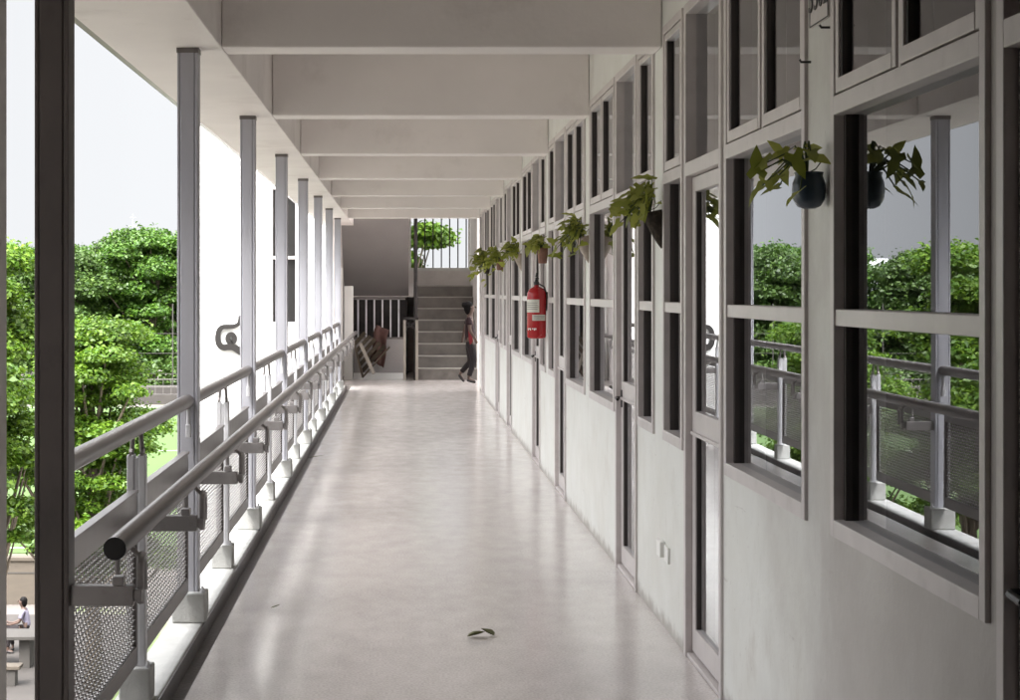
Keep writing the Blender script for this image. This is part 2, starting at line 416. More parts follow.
def make_door(y0, y1, handle_at):
    f = .045
    m = MB()
    m.box(XO, XW + .12, y0, y0 + f, 0.002, ZH).box(XO, XW + .12, y1 - f, y1, 0.002, ZH)
    m.box(XO, XW + .12, y0 + f, y1 - f, ZT0 - .005, ZT1).box(XO, XW + .12, y0 + f, y1 - f, ZH - f, ZH)
    m.box(XW - .005, XW + .12, y0 + f, y1 - f, 0.002, .02)
    fr = m.build('door_frame', MAT['frame'], cw, bevel=.003)
    q = MB().add([(XG, y0 + f, ZT1), (XG, y1 - f, ZT1), (XG, y1 - f, ZH - f), (XG, y0 + f, ZH - f)], [(0, 3, 2, 1)])
    q.build('transom_pane', MAT['glass'], fr)
    a, b = y0 + f + .004, y1 - f - .004
    xa, xb = XW + .018, XW + .058
    d = MB()
    d.box(xa, xb, a, a + .075, .03, ZT0 - .01).box(xa, xb, b - .075, b, .03, ZT0 - .01)
    for z0, z1 in ((.03, .135), (.985, 1.08), (ZT0 - .075, ZT0 - .01)): d.box(xa, xb, a + .075, b - .075, z0, z1)
    d.box(xa - .012, xa + .0, a + .02, b - .02, .975, .99)
    do = d.build('door', MAT['frame'], cw, bevel=.003)
    g = MB(); xg = XW + .034
    for za, zb in ((.135, .985), (1.08, ZT0 - .075)):
        g.add([(xg, a + .075, za), (xg, b - .075, za), (xg, b - .075, zb), (xg, a + .075, zb)], [(0, 3, 2, 1)])
    g.build('pane', MAT['door_glass'], do)
    for za, zb in ((.135, .985), (1.08, ZT0 - .075)):
        for ba, bb in ((a + .0755, a + .087), (b - .087, b - .0755)):
            MB().box(xa + .006, xb - .006, ba, bb, za + .001, zb - .001).build('shade_bead', MAT['reveal_shade'], do)  # dark strip painting shade beside the door glass
    yh = (a + .037) if handle_at == 'lo' else (b - .037)
    sg = 1 if handle_at == 'lo' else -1
    h = MB().box(xa - .006, xa, yh - .02, yh + .02, .93, 1.03)
    if handle_at == 'hi': h.tube([(xa, yh, .985), (xa - .03, yh, .985), (xa - .036, yh + sg * .015, .985), (xa - .036, yh + sg * .09, .98)], .009, 8)
    h.build('handle', MAT['black'], do, smooth=False)
    return fr, do

protoD = protoS = None; protoO = {}
for k, D, O, S, p1, p2 in layout:
    if protoD is None:
        protoD = (D[0], make_window(*D, 2)); protoS = (S[0], make_window(*S, 1))
    else:
        copy_tree(protoD[1], cw, (0, D[0] - protoD[0], 0)); copy_tree(protoS[1], cw, (0, S[0] - protoS[0], 0))
    key = k % 2
    if key not in protoO: protoO[key] = (O[0], make_door(*O, 'lo' if key == 0 else 'hi'))
    else:
        for part in protoO[key][1]: copy_tree(part, cw, (0, O[0] - protoO[key][0], 0))

# classroom interior seen dimly through the panes
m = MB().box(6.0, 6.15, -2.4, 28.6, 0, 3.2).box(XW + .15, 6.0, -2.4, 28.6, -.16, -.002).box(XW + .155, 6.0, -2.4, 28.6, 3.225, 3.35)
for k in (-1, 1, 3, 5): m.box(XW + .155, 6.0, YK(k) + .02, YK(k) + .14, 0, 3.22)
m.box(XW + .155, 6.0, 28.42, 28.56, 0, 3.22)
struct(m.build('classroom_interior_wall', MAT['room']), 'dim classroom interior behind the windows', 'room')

# ------------------------------------------------------------------ steel columns
def make_column(k, label):
    y = YK(k)
    t = thing('steel_column', (-1.03, y + .05, 0), label, 'column', 'steel columns along the open side of the corridor')
    x0, x1 = -1.08, -.98
    m = MB().box(x0, x1 - .014, y + .006, y + .094, .01, 2.7685).box(x0, x0 + .012, y, y + .006, .01, 2.7685).box(x1 - .014, x1, y, y + .1, .01, 2.7685)
    m.box(x0 + .015, x1 - .018, y, y + .006, .01, 2.7685)
    m.build('shaft', MAT['steel'], t, bevel=.003)
    MB().box(x0 - .003, x1 + .003, y - .003, y + .103, 2.745, 2.769).build('cap_plate', MAT['rail'], t)
    b = MB().box(-1.10, -.94, y - .05, y + .11, .013, .155).build('plinth', MAT['kerb'], t, bevel=.008)
    for dx in (-.035, .075): MB().lathe([(.012, .155), (.012, .17), (.006, .17), (.006, .185)], (-1.03 + dx, y - .025, 0), 8).build('bolt', MAT['post'], b)
    return t
labels = ['dark steel column standing alone before the start of the handrail',
          'tall pale steel column with the wide trees showing on its outer side',
          'pale steel column partly covering the brown sign on the white building',
          'pale steel column standing across the tall window of the white building',
          'fifth steel column along the railing, just past the tall outside window',
          'sixth steel column along the railing, third from its stair end',
          'seventh steel column along the railing, second from its stair end',
          'last steel column of the row, beside the stair lobby']
c0 = make_column(0, labels[0])
for k in range(1, NB + 1):
    c = copy_tree(c0, None, (0, PITCH * k, 0)); c['label'] = labels[k]
for ch in c0.children:
    if ch.name.startswith(('shaft', 'cap_plate')):
        ch.data = ch.data.copy(); ch.data.materials[0] = MAT['brown_steel']

# ------------------------------------------------------------------ railing sections
XR = -1.03
def perforated(name, y0, y1, z0, z1, parent):
    py, pz, hy, hz = .048, .0195, .0335, .0135
    ny, nz = int((y1 - y0) / py), int((z1 - z0) / pz)
    py = (y1 - y0) / (ny + .5); pz = (z1 - z0) / nz
    m = MB()
    for j in range(nz):
        za, zb = z0 + j * pz, z0 + (j + 1) * pz
        off = 0 if j % 2 == 0 else py / 2
        if off: m.add([(XR, y0, za), (XR, y0 + off, za), (XR, y0 + off, zb), (XR, y0, zb)], [(0, 1, 2, 3)])
        else: m.add([(XR, y1 - py / 2, za), (XR, y1, za), (XR, y1, zb), (XR, y1 - py / 2, zb)], [(0, 1, 2, 3)])
        for i in range(ny):
            a, b = y0 + off + i * py, y0 + off + (i + 1) * py
            ym, zm = (a + b) / 2, (za + zb) / 2
            m.add([(XR, a, za), (XR, b, za), (XR, b, zb), (XR, a, zb),
                   (XR, ym - hy / 2, zm), (XR, ym, zm - hz / 2), (XR, ym + hy / 2, zm), (XR, ym, zm + hz / 2),
                   (XR, ym - hy * .30, zm - hz * .32), (XR, ym + hy * .30, zm - hz * .32), (XR, ym + hy * .30, zm + hz * .32), (XR, ym - hy * .30, zm + hz * .32)],
                  [(0, 1, 9, 5, 8), (1, 2, 10, 6, 9), (2, 3, 11, 7, 10), (3, 0, 8, 4, 11)])
    m.cur = 1  # pale tabs: caught sky light put into their colour
    for j in range(nz):
        zm = z0 + (j + .5) * pz; off = 0 if j % 2 == 0 else py / 2
        for i in range(ny):
            ym = y0 + off + (i + .5) * py
            m.add([(XR + .001, ym - hy * .20, zm - hz * .40), (XR + .001, ym + hy * .20, zm - hz * .40), (XR + .010, ym + hy * .16, zm - hz * .16), (XR + .010, ym - hy * .16, zm - hz * .16)], [(0, 1, 2, 3)])
    o = m.build(name, [MAT['panel'], MAT['glint']], parent)
    s = o.modifiers.new('Solidify', 'SOLIDIFY'); s.thickness = .0014; s.offset = 0
    return o

def make_railing(k, label):
    y = YK(k)
    t = thing('railing', (XR, y + .1, 0), label, 'railing', 'railing sections between the steel columns')
    r = MB().tube([(XR, y + .1, 1.07), (XR, y + .2, 1.07), (XR, y + PITCH - .1, 1.07), (XR, y + PITCH - .003, 1.07)], .033, 16)
    smooth_by_angle(r.build('top_rail', MAT['rail'], t))
    # lugs at the columns
    for yy in (y + .13, y + PITCH - .04):
        lg = MB()
        lg.tube([(XR + .01, yy, 1.04), (XR + .01, yy, .95)], .011, 8)
        lg.box(XR - .002, XR + .022, yy - .018, yy + .018, .90, .965)
        lg.build('rail_lug', MAT['post'], t, bevel=.004)
    ym = y + 1.68
    p = MB().box(XR - .036, XR - .008, ym - .028, ym + .028, .01, .965).box(XR + .008, XR + .036, ym - .028, ym + .028, .01, .965).box(XR - .008, XR + .008, ym - .024, ym + .024, .01, .955)
    post = p.build('post', MAT['post'], t, bevel=.004)
    for dx in (-.022, .022):
        fk = MB()
        fk.tube([(XR + dx, ym, .95), (XR + dx * .7, ym, 1.045)], .009, 8)
        fk.lathe([(.028, -.006), (.028, .006)], (XR + dx, ym, .962), 12, axis=(1, 0, 0))
        fk.build('rail_fork', MAT['rail'], post)
    pb = MB().box(XR - .06, XR + .06, ym - .07, ym + .07, .013, .145).build('plinth', MAT['kerb'], post, bevel=.007)
    for dx in (-.048, .048): MB().lathe([(.009, .145), (.009, .158), (.005, .158), (.005, .172)], (XR + dx, ym - .045, 0), 8).build('bolt', MAT['post'], post)
    for a, c in ((y + .15, ym - .065), (ym + .065, y + PITCH - .06)):
        fr = MB()
        # folded top band with rounded ends, bottom band, side strips
        n = 6; rr = .06; zt = .83; zb = .735
        prof = [(a, zb), (c, zb)] + [(c - rr + rr * math.cos(w), zt - rr + rr * math.sin(w)) for w in [i / n * math.pi / 2 for i in range(n + 1)]] + \
               [(a + rr + rr * math.cos(w), zt - rr + rr * math.sin(w)) for w in [math.pi / 2 + i / n * math.pi / 2 for i in range(n + 1)]]
        q = len(prof)
        vs = [(XR - .010, yy, zz) for yy, zz in prof] + [(XR + .012, yy, zz) for yy, zz in prof]
        fr.add(vs, [tuple(range(q - 1, -1, -1)), tuple(range(q, 2 * q))] + [(i, (i + 1) % q, q + (i + 1) % q, q + i) for i in range(q)])
        fr.box(XR - .010, XR + .012, a, c, .165, .235)
        fr.box(XR - .010, XR + .012, a, a + .028, .235, zb).box(XR - .010, XR + .012, c - .028, c, .235, zb)
        fr.box(XR - .016, XR + .018, a + .01, c - .01, zt - .006, zt + .006)
        fro = fr.build('panel_frame', MAT['rail'], t, bevel=.002)
        perforated('mesh_panel', a + .028, c - .028, .235, zb, fro)
    return t
rl = ['first railing section, from the dark column to the second column',
      'second railing section, between the second and third columns',
      'third railing section, between the third and fourth columns',
      'fourth railing section, between the fourth and fifth columns',
      'fifth railing section, between the fifth and sixth columns',
      'sixth railing section, between the sixth and seventh columns',
      'last railing section, ending at the stair lobby']
r0 = make_railing(0, rl[0])
for k in range(1, NB):
    c = copy_tree(r0, None, (0, PITCH * k, 0)); c['label'] = rl[k]

# inner handrail on brackets
XH, ZHR = -.83, .855
hr = thing('handrail', (XH, 5.15, ZHR), 'long round grey steel handrail on brackets inside the railing', 'handrail')
o = MB().tube([(XH, 5.12, ZHR), (XH, 5.128, ZHR), (XH, 15, ZHR), (XH, 31.7, ZHR)], [.031, .034, .034, .034], 20).build('pipe', MAT['rail'], hr)
smooth_by_angle(o)
MB().lathe([(.0335, 5.112), (.0335, 5.1195)], (XH, 0, ZHR), 20, axis=(0, 1, 0)).build('end_cap', MAT['black'], hr)
def make_bracket(y, xs):
    m = MB().box(xs, XH + .035, y - .022, y + .022, .668, .728)
    m.box(XH - .026, XH + .008, y - .02, y + .02, .729, .755)
    m.tube([(XH - .012, y - .012, .76), (XH - .012, y - .012, ZHR - .025)], .0085, 8)
    # bent flat strap beside the bar
    pts = [(XH + .052, y + .05 - .035 * math.cos(w), .775 + .035 * math.sin(w)) for w in [i * math.pi / 8 for i in range(9)]]
    pts = [(XH + .052, y + .015, .67)] + pts + [(XH + .052, y + .085, .70)]
    m.tube(pts, .012, 8)
    m.tube([(XH + .05, y + .05, .80), (XH + .012, y + .06, ZHR - .02)], .008, 8)
    m.box(XH + .036, XH + .06, y - .015, y + .03, .68, .715)
    return m.build('bracket', MAT['bracket'], hr, bevel=.003)
b0 = make_bracket(YK(0) + .05, -.979)
for k in range(1, NB + 1): copy_tree(b0, hr, (0, PITCH * k, 0))
b1 = make_bracket(YK(0) + 1.68, -.993)
for k in range(1, NB): copy_tree(b1, hr, (0, PITCH * k, 0))

# ------------------------------------------------------------------ stair end
YS = 31.8
st = thing('staircase', (.23, YS, 0), 'grey cement stairs climbing to a landing at the end of the corridor', 'stairs')
x0, x1, rise, run, ns = .235, 1.348, .2134, .28, 8
m = MB(); nz = MB()
for i in range(ns):
    ya = YS + run * i
    m.box(x0, x1, ya, ya + run if i < ns - 1 else 35.2, 0 if i == 0 else rise * i - .15, rise * (i + 1) - .022)
    nz.box(x0, x1, ya - .012, (ya + run - .014) if i < ns - 1 else 35.19, rise * (i + 1) - .021, rise * (i + 1))
m.build('lower_flight', MAT['stair'], st)
nz.build('treads', MAT['nosing'], st, bevel=.004)
ZL = rise * ns
YL = YS + run * (ns - 1)
MB().box(-1.1, x0 - .004, YL + .02, 35.2, ZL - .22, ZL).build('landing', MAT['ceiling'], st)
# upper flight comes back toward the corridor above the dark store
sl = rise / run
m = MB()
ya, za = YL + .015, ZL
yb = YS - .45; zb = za + (ya - yb) * sl
th = .20
m.add([(-1.1, ya, za - th), (.125, ya, za - th), (.125, yb, zb - th), (-1.1, yb, zb - th), (-1.1, ya, za), (.125, ya, za), (.125, yb, zb), (-1.1, yb, zb)],
      [(0, 3, 2, 1), (4, 5, 6, 7), (0, 1, 5, 4), (1, 2, 6, 5), (2, 3, 7, 6), (3, 0, 4, 7)])
m.build('upper_flight', MAT['soffit'], st)
MB().tube([(.245, YS - .03, 0.0), (.245, YS - .03, 3.215)], .036, 10).build('steel_post', MAT['dark'], st)
# stair hall walls
bw = MB().box(-1.25, .14, 35.2, 35.4, 0, 6.0).box(.14, 1.36, 35.2, 35.4, 0, 2.02).box(1.36, 5.2, 35.2, 35.4, 0, 6).box(.14, 1.36, 35.2, 35.4, 3.7, 6)
bw.box(1.35, 1.5, YS, 35.2, 0, 6).box(1.5, 5.2, YS, YS + .15, 0, 3.22).box(-1.25, -1.1, YS + .05, 35.2, 0, 6).box(-1.25, -1.13, 29.2, YS + .05, 0, 2.768).box(5.2, 5.4, 28.4, 35.4, 0, 3.3)
bw.box(-1.25, 1.5, 31.61, 35.4, 6, 6.2).box(-1.25, 1.5, 31.45, 31.6, 3.43, 6)
sh = thing('stair_hall_wall', (0, 35.3, 0), 'grey stair hall wall with a barred window above the landing', 'wall')
bw.build('masonry', MAT['ceiling'], sh)
wb = MB().box(.14, 1.36, 35.17, 35.2, 2.0, 2.06)
wo = wb.build('window_sill', MAT['white'], sh)
MB().box(.14, .18, 35.25, 35.3, 2.02, 3.7).box(1.32, 1.36, 35.25, 35.3, 2.02, 3.7).box(.18, 1.32, 35.25, 35.3, 2.02, 2.05).build('window_frame', MAT['white'], sh)
b0_ = None
for i in range(7):
    xx = .29 + .165 * i
    MB().box(xx - .012, xx + .012, 35.262, 35.288, 2.05, 3.7).build('window_bar', MAT['dark'], sh)
# short pier, pipe, low wall, grille
MB().box(-1.04, -.88, YS, YS + .2, 0, 1.69).build('masonry_pier', MAT['white_wall'], bevel=.01)
tag(bpy.data.objects['masonry_pier'], 'short pale square pier where the handrail ends at the stair lobby', 'pier')
tag(MB().tube([(-1.085, YS - .1, 0), (-1.085, YS - .1, 2.0), (-1.085, YS - .1, 2.02)], [.022, .022, .015], 10).build('white_pipe', MAT['white']),
    'thin white upright pipe beside the pale pier', 'pipe')
lw = thing('store_front', (-.4, 32.2, 0), 'low grey wall with an upright bar grille closing the dark space below the landing', 'wall')
MB().box(-.88, .06, 32.2, 32.3, 0, .72).build('low_wall', MAT['soffit'], lw)
MB().box(-.88, .06, 32.12, 32.198, 0, .11).build('ledge', MAT['white_wall'], lw)
for za in (.722, 1.44): MB().box(-.88, .06, 32.23, 32.27, za, za + .036).build('grille_rail', MAT['rail'], lw)
for i in range(8):
    xx = -.80 + .148 * i - (.02 if i == 7 else 0)
    if xx < .05: MB().box(xx - .014, xx + .014, 32.236, 32.264, .76, 1.44).build('grille_bar', MAT['post'], lw)
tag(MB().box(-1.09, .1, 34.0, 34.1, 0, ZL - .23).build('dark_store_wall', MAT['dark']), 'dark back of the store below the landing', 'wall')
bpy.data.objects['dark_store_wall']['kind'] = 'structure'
gt = thing('newel_gate', (.15, YS - .1, 0), 'two pale newel posts joined by a dark crossed bracket at the stair foot', 'gate')
for xx in (.045, .265): MB().box(xx - .024, xx + .024, YS - .15, YS - .105, 0.002, 1.08).build('newel_post', MAT['pale_wood'], gt, bevel=.004)
cb = MB().box(.02, .29, YS - .155, YS - .1, 1.082, 1.13)
cb.obox((.155, YS - .128, .99), (.09, 0, .075), (0, .008, 0), (-.008, 0, .01)).obox((.155, YS - .128, .99), (.09, 0, -.075), (0, .008, 0), (.008, 0, .01))
cb.build('crossed_bracket', MAT['dark'], gt)

# old tilted slatted crate, leaning plank, red cloth
cr = thing('wooden_crate', (-.6, 31.75, 0), 'old dark wooden slatted crate tipped on its corner by the low wall', 'crate')
def board(m, p0, p1, y0, y1, t):
    p0, p1 = Vector((p0[0], 0, p0[1])), Vector((p1[0], 0, p1[1]))
    d = (p1 - p0); n = Vector((-d.z, 0, d.x)).normalized() * t / 2
    c = (p0 + p1) / 2 + Vector((0, (y0 + y1) / 2, 0))
    m.obox(c, d / 2, (0, (y1 - y0) / 2, 0), n)
A_, B_, C_ = (-.98 + .12, .68), (-.70, .06), (-.22, .60)
m = MB(); board(m, A_, B_, 31.45, 31.95, .025); board(m, B_, C_, 31.45, 31.95, .025); m.build('side_board', MAT['wood'], cr)
m = MB()
for i in range(5):
    s_ = i / 5 + .06
    p = (A_[0] + (B_[0] - A_[0]) * s_, A_[1] + (B_[1] - A_[1]) * s_)
    q = (p[0] + (C_[0] - B_[0]) * (.35 + .6 * s_), p[1] + (C_[1] - B_[1]) * (.35 + .6 * s_))
    board(m, p, q, 31.90, 31.92, .07)
m.build('slat', MAT['wood'], cr)
m = MB(); board(m, (-.74, .67), (-.50, .13), 31.36, 31.42, .06)
tag(m.build('plank', MAT['pale_wood']), 'pale narrow plank leaning against the tipped crate', 'plank')
m = MB()
for j in range(5):
    for i in range(6):
        pass
rng = random.Random(3)
G = 8; vs = []; fs = []
for j in range(G + 1):
    for i in range(G + 1):
        u, w = i / G, j / G
        vs.append((-.58 + .24 * u + .14 * w * w + .03 * math.sin(w * 5), 32.02 + .03 * math.sin(u * 9 + w * 4) + .05 * u, .36 + .62 * w - .16 * u * (1 - w) - .1 * u * w + .02 * rng.random()))
for j in range(G):
    for i in range(G): fs.append((j * (G + 1) + i, j * (G + 1) + i + 1, (j + 1) * (G + 1) + i + 1, (j + 1) * (G + 1) + i))
o = MB().add(vs, fs).build('cloth', MAT['pink'], smooth=True)
s_ = o.modifiers.new('Solidify', 'SOLIDIFY'); s_.thickness = .012
tag(o, 'faded red cloth hanging over the tipped crate', 'cloth')

# ------------------------------------------------------------------ leaves and hanging plants
def leaf_shape(L, W, kind='heart', bend=.25):
    if kind == 'heart':
        prof = [(0, .0), (-.12, .28), (.05, .46), (.3, .5), (.6, .36), (.85, .15), (1.0, 0)]
    elif kind == 'lobed':
        prof = [(0, .0), (-.2, .35), (.02, .55), (.25, .28), (.5, .34), (.75, .2), (1.0, 0)]
    else:
        prof = [(0, 0), (.15, .22), (.45, .34), (.75, .22), (1.0, 0)]
    P = []
    for t, w in prof: P.append((t * L, w * W, 0))
    mid = [(t * L, 0, -bend * (max(0, t) ** 2) * L) for t, w in prof]
    return prof, P, mid

def add_leaf(m, base, d, up, L, W, kind='heart', bend=.25, fold=.18):
    d = Vector(d).normalized(); up = Vector(up); side = d.cross(up).normalized(); nrm = side.cross(d).normalized()
    prof, P, mid = leaf_shape(L, W, kind, bend)
    vs = []; n = len(prof)
    for s in (0, 1, -1):
        for (t, w) in prof:
            z = -bend * (max(0, t) ** 2) * L + (fold * w * W if s else 0)
            x = t * L if (s or t > 0) else 0
            vs.append(Vector(base) + d * x + side * (s * w * W) + nrm * z)
    fs = []
    for i in range(n - 1):
        fs.append((i, i + 1, n + i + 1, n + i)); fs.append((i + 1, i, 2 * n + i, 2 * n + i + 1))
    m.add(vs, fs)

def hanging_plant(k, label, pot_kind, potmat, leaf_size, n, spread, zc, seed, kind='lobed', droop=.0, yo=0):
    rng = random.Random(seed)
    y = YK(k) + .0 + yo
    c = Vector((XW - .05, y, zc))
    t = thing('hanging_plant', (XW - .05, y, zc), label, 'plant', 'potted plants hanging on the pilasters')
    if pot_kind == 'round':
        pm = MB().lathe([(.018, -.062), (.034, -.055), (.046, -.035), (.0495, -.01), (.047, .015), (.040, .034), (.043, .045), (.038, .046), (.034, .03)], c, 24)
    elif pot_kind == 'cone':
        ax = Vector((-.28, -.05, 1)).normalized()
        pm = MB().lathe([(.006, -.15), (.018, -.12), (.032, -.07), (.042, -.02), (.048, .03), (.044, .032), (.038, .01)], c + Vector((.01, 0, -.0)), 16, axis=ax)
    else:
        pm = MB().lathe([(.030, -.085), (.036, -.08), (.046, -.0), (.050, .035), (.053, .036), (.053, .05), (.046, .05), (.042, .03)], c, 18)
    po = pm.build('pot', potmat, t); smooth_by_angle(po, 50)
    wz = .055 if pot_kind != 'cone' else .05
    MB().tube([c + Vector((-.03, 0, .03)), c + Vector((.02, 0, wz)), c + Vector((.046, 0, wz + .035))], .0018, 5).build('hanging_wire', MAT['dark'], t)
    stm = MB(); lv = MB()
    top = c + Vector((-.005, 0, .04))
    for i in range(n):
        u = rng.random()
        az = rng.uniform(-1.7, 1.7)
        reach = spread * (.25 + .75 * u)
        dirx = -math.cos(az); diry = math.sin(az)
        h = rng.uniform(.0, .15) * (1.2 - u * .6) * spread / .2
        e = top + Vector((dirx * reach, diry * reach * .9, h - droop * u * u * rng.uniform(.5, 1.3)))
        e.x = min(e.x, XW - .02)
        mid = top.lerp(e, .5) + Vector((0, 0, .035 + .03 * rng.random()))
        stm.tube([top, mid, e], [.0035, .003, .002], 5, caps=False)
        dd = Vector((dirx * .8 + rng.uniform(-.8, .8), diry + rng.uniform(-.9, .9), rng.uniform(-1.2, .8)))
        Ls = leaf_size * rng.uniform(.65, 1.15)
        add_leaf(lv, e, dd, Vector((rng.uniform(-1.2, 0), rng.uniform(-1.3, -.1), .9)), Ls, Ls * .72, kind, rng.uniform(.1, .45))
        if rng.random() < .45:
            dd2 = Vector((dirx + rng.uniform(-.9, .9), rng.uniform(-1, 1), rng.uniform(-.9, .5)))
            add_leaf(lv, mid, dd2, Vector((rng.uniform(-1.2, 0), rng.uniform(-1.3, -.1), .9)), Ls * .75, Ls * .55, kind, .25)
    stm.build('stem', MAT['soil'], t)
    lo = lv.build('foliage', LEAF['pot'], t, smooth=True)
    return t
hanging_plant(0, 'climbing plant with arrow shaped leaves in a dark blue round pot', 'round', MAT['blue_pot'], .072, 15, .15, 1.905, 22, 'lobed', .05, .02)
hanging_plant(1, 'lobed leaf plant in a dark pointed fibre basket', 'cone', MAT['dark_pot'], .08, 42, .18, 1.95, 5, 'lobed', .10)
hanging_plant(2, 'leafy plant in a pale pinkish pointed pot', 'cone', MAT['pale_pot'], .08, 46, .18, 1.93, 8, 'lobed', .18)
hanging_plant(3, 'bushy plant in a brown clay pot above the fire extinguisher', 'tub', MAT['clay_pot'], .075, 44, .135, 1.92, 13, 'heart', .05)
hanging_plant(4, 'trailing plant in a pale pot, first pot beyond the fire extinguisher', 'cone', MAT['pale_pot'], .085, 46, .18, 1.95, 17, 'heart', .14)
hanging_plant(5, 'dense trailing plant, second pot beyond the fire extinguisher', 'tub', MAT['clay_pot'], .085, 50, .20, 1.94, 19, 'heart', .18)
hanging_plant(6, 'dense dark plant, the pot closest to the stairs', 'tub', MAT['dark_pot'], .10, 60, .27, 1.93, 29, 'heart', .25)

# ------------------------------------------------------------------ fire extinguisher
fy, fx, fz = YK(3) + .1, 1.155, 1.192
fe = thing('fire_extinguisher', (fx, fy, fz), 'red fire extinguisher with pale labels hanging on the wall', 'fire extinguisher')
o = MB().lathe([(.06, 0), (.076, .006), (.082, .022), (.082, .37), (.078, .395), (.062, .425), (.038, .44), (.022, .447), (.022, .46)], (fx, fy, fz), 28).build('cylinder', MAT['red'], fe)
smooth_by_angle(o, 35)
v = MB().lathe([(.02, .46), (.024, .463), (.024, .485), (.016, .49), (.012, .515)], (fx, fy, fz), 14)
v.box(fx - .015, fx + .015, fy - .085, fy + .01, fz + .508, fz + .522).obox((fx, fy - .045, fz + .545), (.012, 0, 0), (0, .045, -.012), (0, .002, .006))
v.build('valve', MAT['black'], fe, bevel=.002)
h = MB().tube([(fx + .02, fy, fz + .47), (fx + .065, fy, fz + .445), (fx + .0875, fy + .01, fz + .38), (fx + .0875, fy + .02, fz + .27), (fx + .085, fy + .03, fz + .24)], .0065, 8)
smooth_by_angle(h.build('hose', MAT['black'], fe))
def wrap(a0, a1, z0, z1, r=.0832, n=8):
    m = MB(); vs = []; fs = []
    for i in range(n + 1):
        w = a0 + (a1 - a0) * i / n
        vs += [(fx + r * math.cos(w), fy + r * math.sin(w), fz + z0), (fx + r * math.cos(w), fy + r * math.sin(w), fz + z1)]
    for i in range(n): fs.append((2 * i, 2 * i + 2, 2 * i + 3, 2 * i + 1))
    return m.add(vs, fs)
wrap(R(182), R(282), .225, .335).build('paper_label', MAT['sticker'], fe)
m = wrap(R(240), R(330), .155, .205)
m.build('printed_label', MAT['sticker'], fe)
m = MB()
for zz in (.166, .178, .190): m.v and None
for a, b, zs in ((248, 322, (.168, .180, .192)), (192, 272, (.25, .268, .286, .304))):
    m = MB()
    for zz in zs:
        w = wrap(R(a), R(b), zz, zz + .0045, .0836); m.add(w.v, w.f)
    m.build('label_print', MAT['rail'], fe)
m = MB()
for a in (205, 215, 225, 240, 250, 258):
    w = wrap(R(a), R(a + 6), .075 + .004 * math.sin(a), .09, .0836, 2); m.add(w.v, w.f)
m.build('white_print', MAT['white'], fe)
MB().box(fx + .083, XW - .001, fy - .02, fy + .02, fz + .34, fz + .40).build('wall_bracket', MAT['dark'], fe)

# ------------------------------------------------------------------ small wall items
so = thing('wall_socket', (XW, 8.4, .355), 'white double wall socket low on the pale wall', 'socket')
MB().box(XW - .012, XW - .0005, 8.25, 8.365, .325, .40).build('cover_plate', MAT['white'], so, bevel=.003)
MB().box(XW - .028, XW - .0005, 8.39, 8.50, .335, .41).build('box', MAT['white'], so, bevel=.003)
cv = bpy.data.curves.new('room_number', 'FONT'); cv.body = '3302'; cv.size = .125; cv.align_x = 'CENTER'; cv.extrude = .001
to = bpy.data.objects.new('tmp_text', cv); col.objects.link(to)
dg = bpy.context.evaluated_depsgraph_get()
tm = bpy.data.meshes.new_from_object(to.evaluated_get(dg)); bpy.data.objects.remove(to)
pq = thing('room_sign', (XW, 5.27, 2.50), 'pale room number plaque high on the pilaster above the blue pot', 'sign')
MB().box(XW - .008, XW - .0005, 5.16, 5.39, 2.40, 2.60).build('plate', MAT['frame'], pq, bevel=.002)
MB().box(XW - .0095, XW - .0082, 5.16, 5.39, 2.40, 2.404).box(XW - .0095, XW - .0082, 5.16, 5.164, 2.404, 2.596).box(XW - .0095, XW - .0082, 5.386, 5.39, 2.404, 2.596).build('plate_border', MAT['dark'], pq)
nt_ = bpy.data.objects.new('numerals', tm); tm.materials.append(MAT['dark']); col.objects.link(nt_); nt_.parent = pq
nt_.matrix_local = Matrix.Translation((-.0105, .005, -.055)) @ Matrix(((0, 0, -1, 0), (-1, 0, 0, 0), (0, 1, 0, 0), (0, 0, 0, 1)))
for yy, zz, nm in ((5.15, 2.365, 'upper'), (5.47, 2.36, 'lower')):
    pass
tag(MB().tube([(XW - .0005, 5.15, 2.367), (XW - .03, 5.15, 2.367), (XW - .035, 5.15, 2.375)], .004, 6).build('wall_hook', MAT['black']), 'small black hook below the room sign on the corridor end side', 'hook', 'small hooks on the pilaster')
tag(MB().tube([(XW - .0005, 5.41, 2.30), (XW - .03, 5.41, 2.30), (XW - .035, 5.41, 2.308)], .004, 6).build('wall_hook', MAT['black']), 'small black hook lower on the pilaster beside the top sash', 'hook', 'small hooks on the pilaster')

# fallen leaves on the floor
def fallen(loc, parts, label, seed):
    m = MB(); rng = random.Random(seed)
    for (dx, dy, ang, L, W, up, bend) in parts:
        add_leaf(m, (loc[0] + dx, loc[1] + dy, .006 + up), (math.cos(ang), math.sin(ang), .12), (0, .15, 1), L, W, 'oval', bend, .35)
    o = m.build('fallen_leaf', LEAF['dry'], None, smooth=True, org=(loc[0], loc[1], 0))
    s = o.modifiers.new('Solidify', 'SOLIDIFY'); s.thickness = .0012
    tag(o, label, 'leaf', 'fallen leaves on the floor')
fallen((.30, 8.15), [(0, 0, .1, .085, .13, .002, -.12), (.125, .02, math.pi - .5, .07, .12, .004, -.25)], 'curled green brown fallen leaf in the middle of the floor', 1)
fallen((-.66, 8.9), [(0, 0, .2, .05, .04, .0, -.2)], 'small dry fallen leaf lying near the drain channel', 2)
fallen((-.90, 16.9), [(0, 0, .05, .16, .03, .0, -.05)], 'thin dry leaf lying across the drain edge far down the corridor', 3)

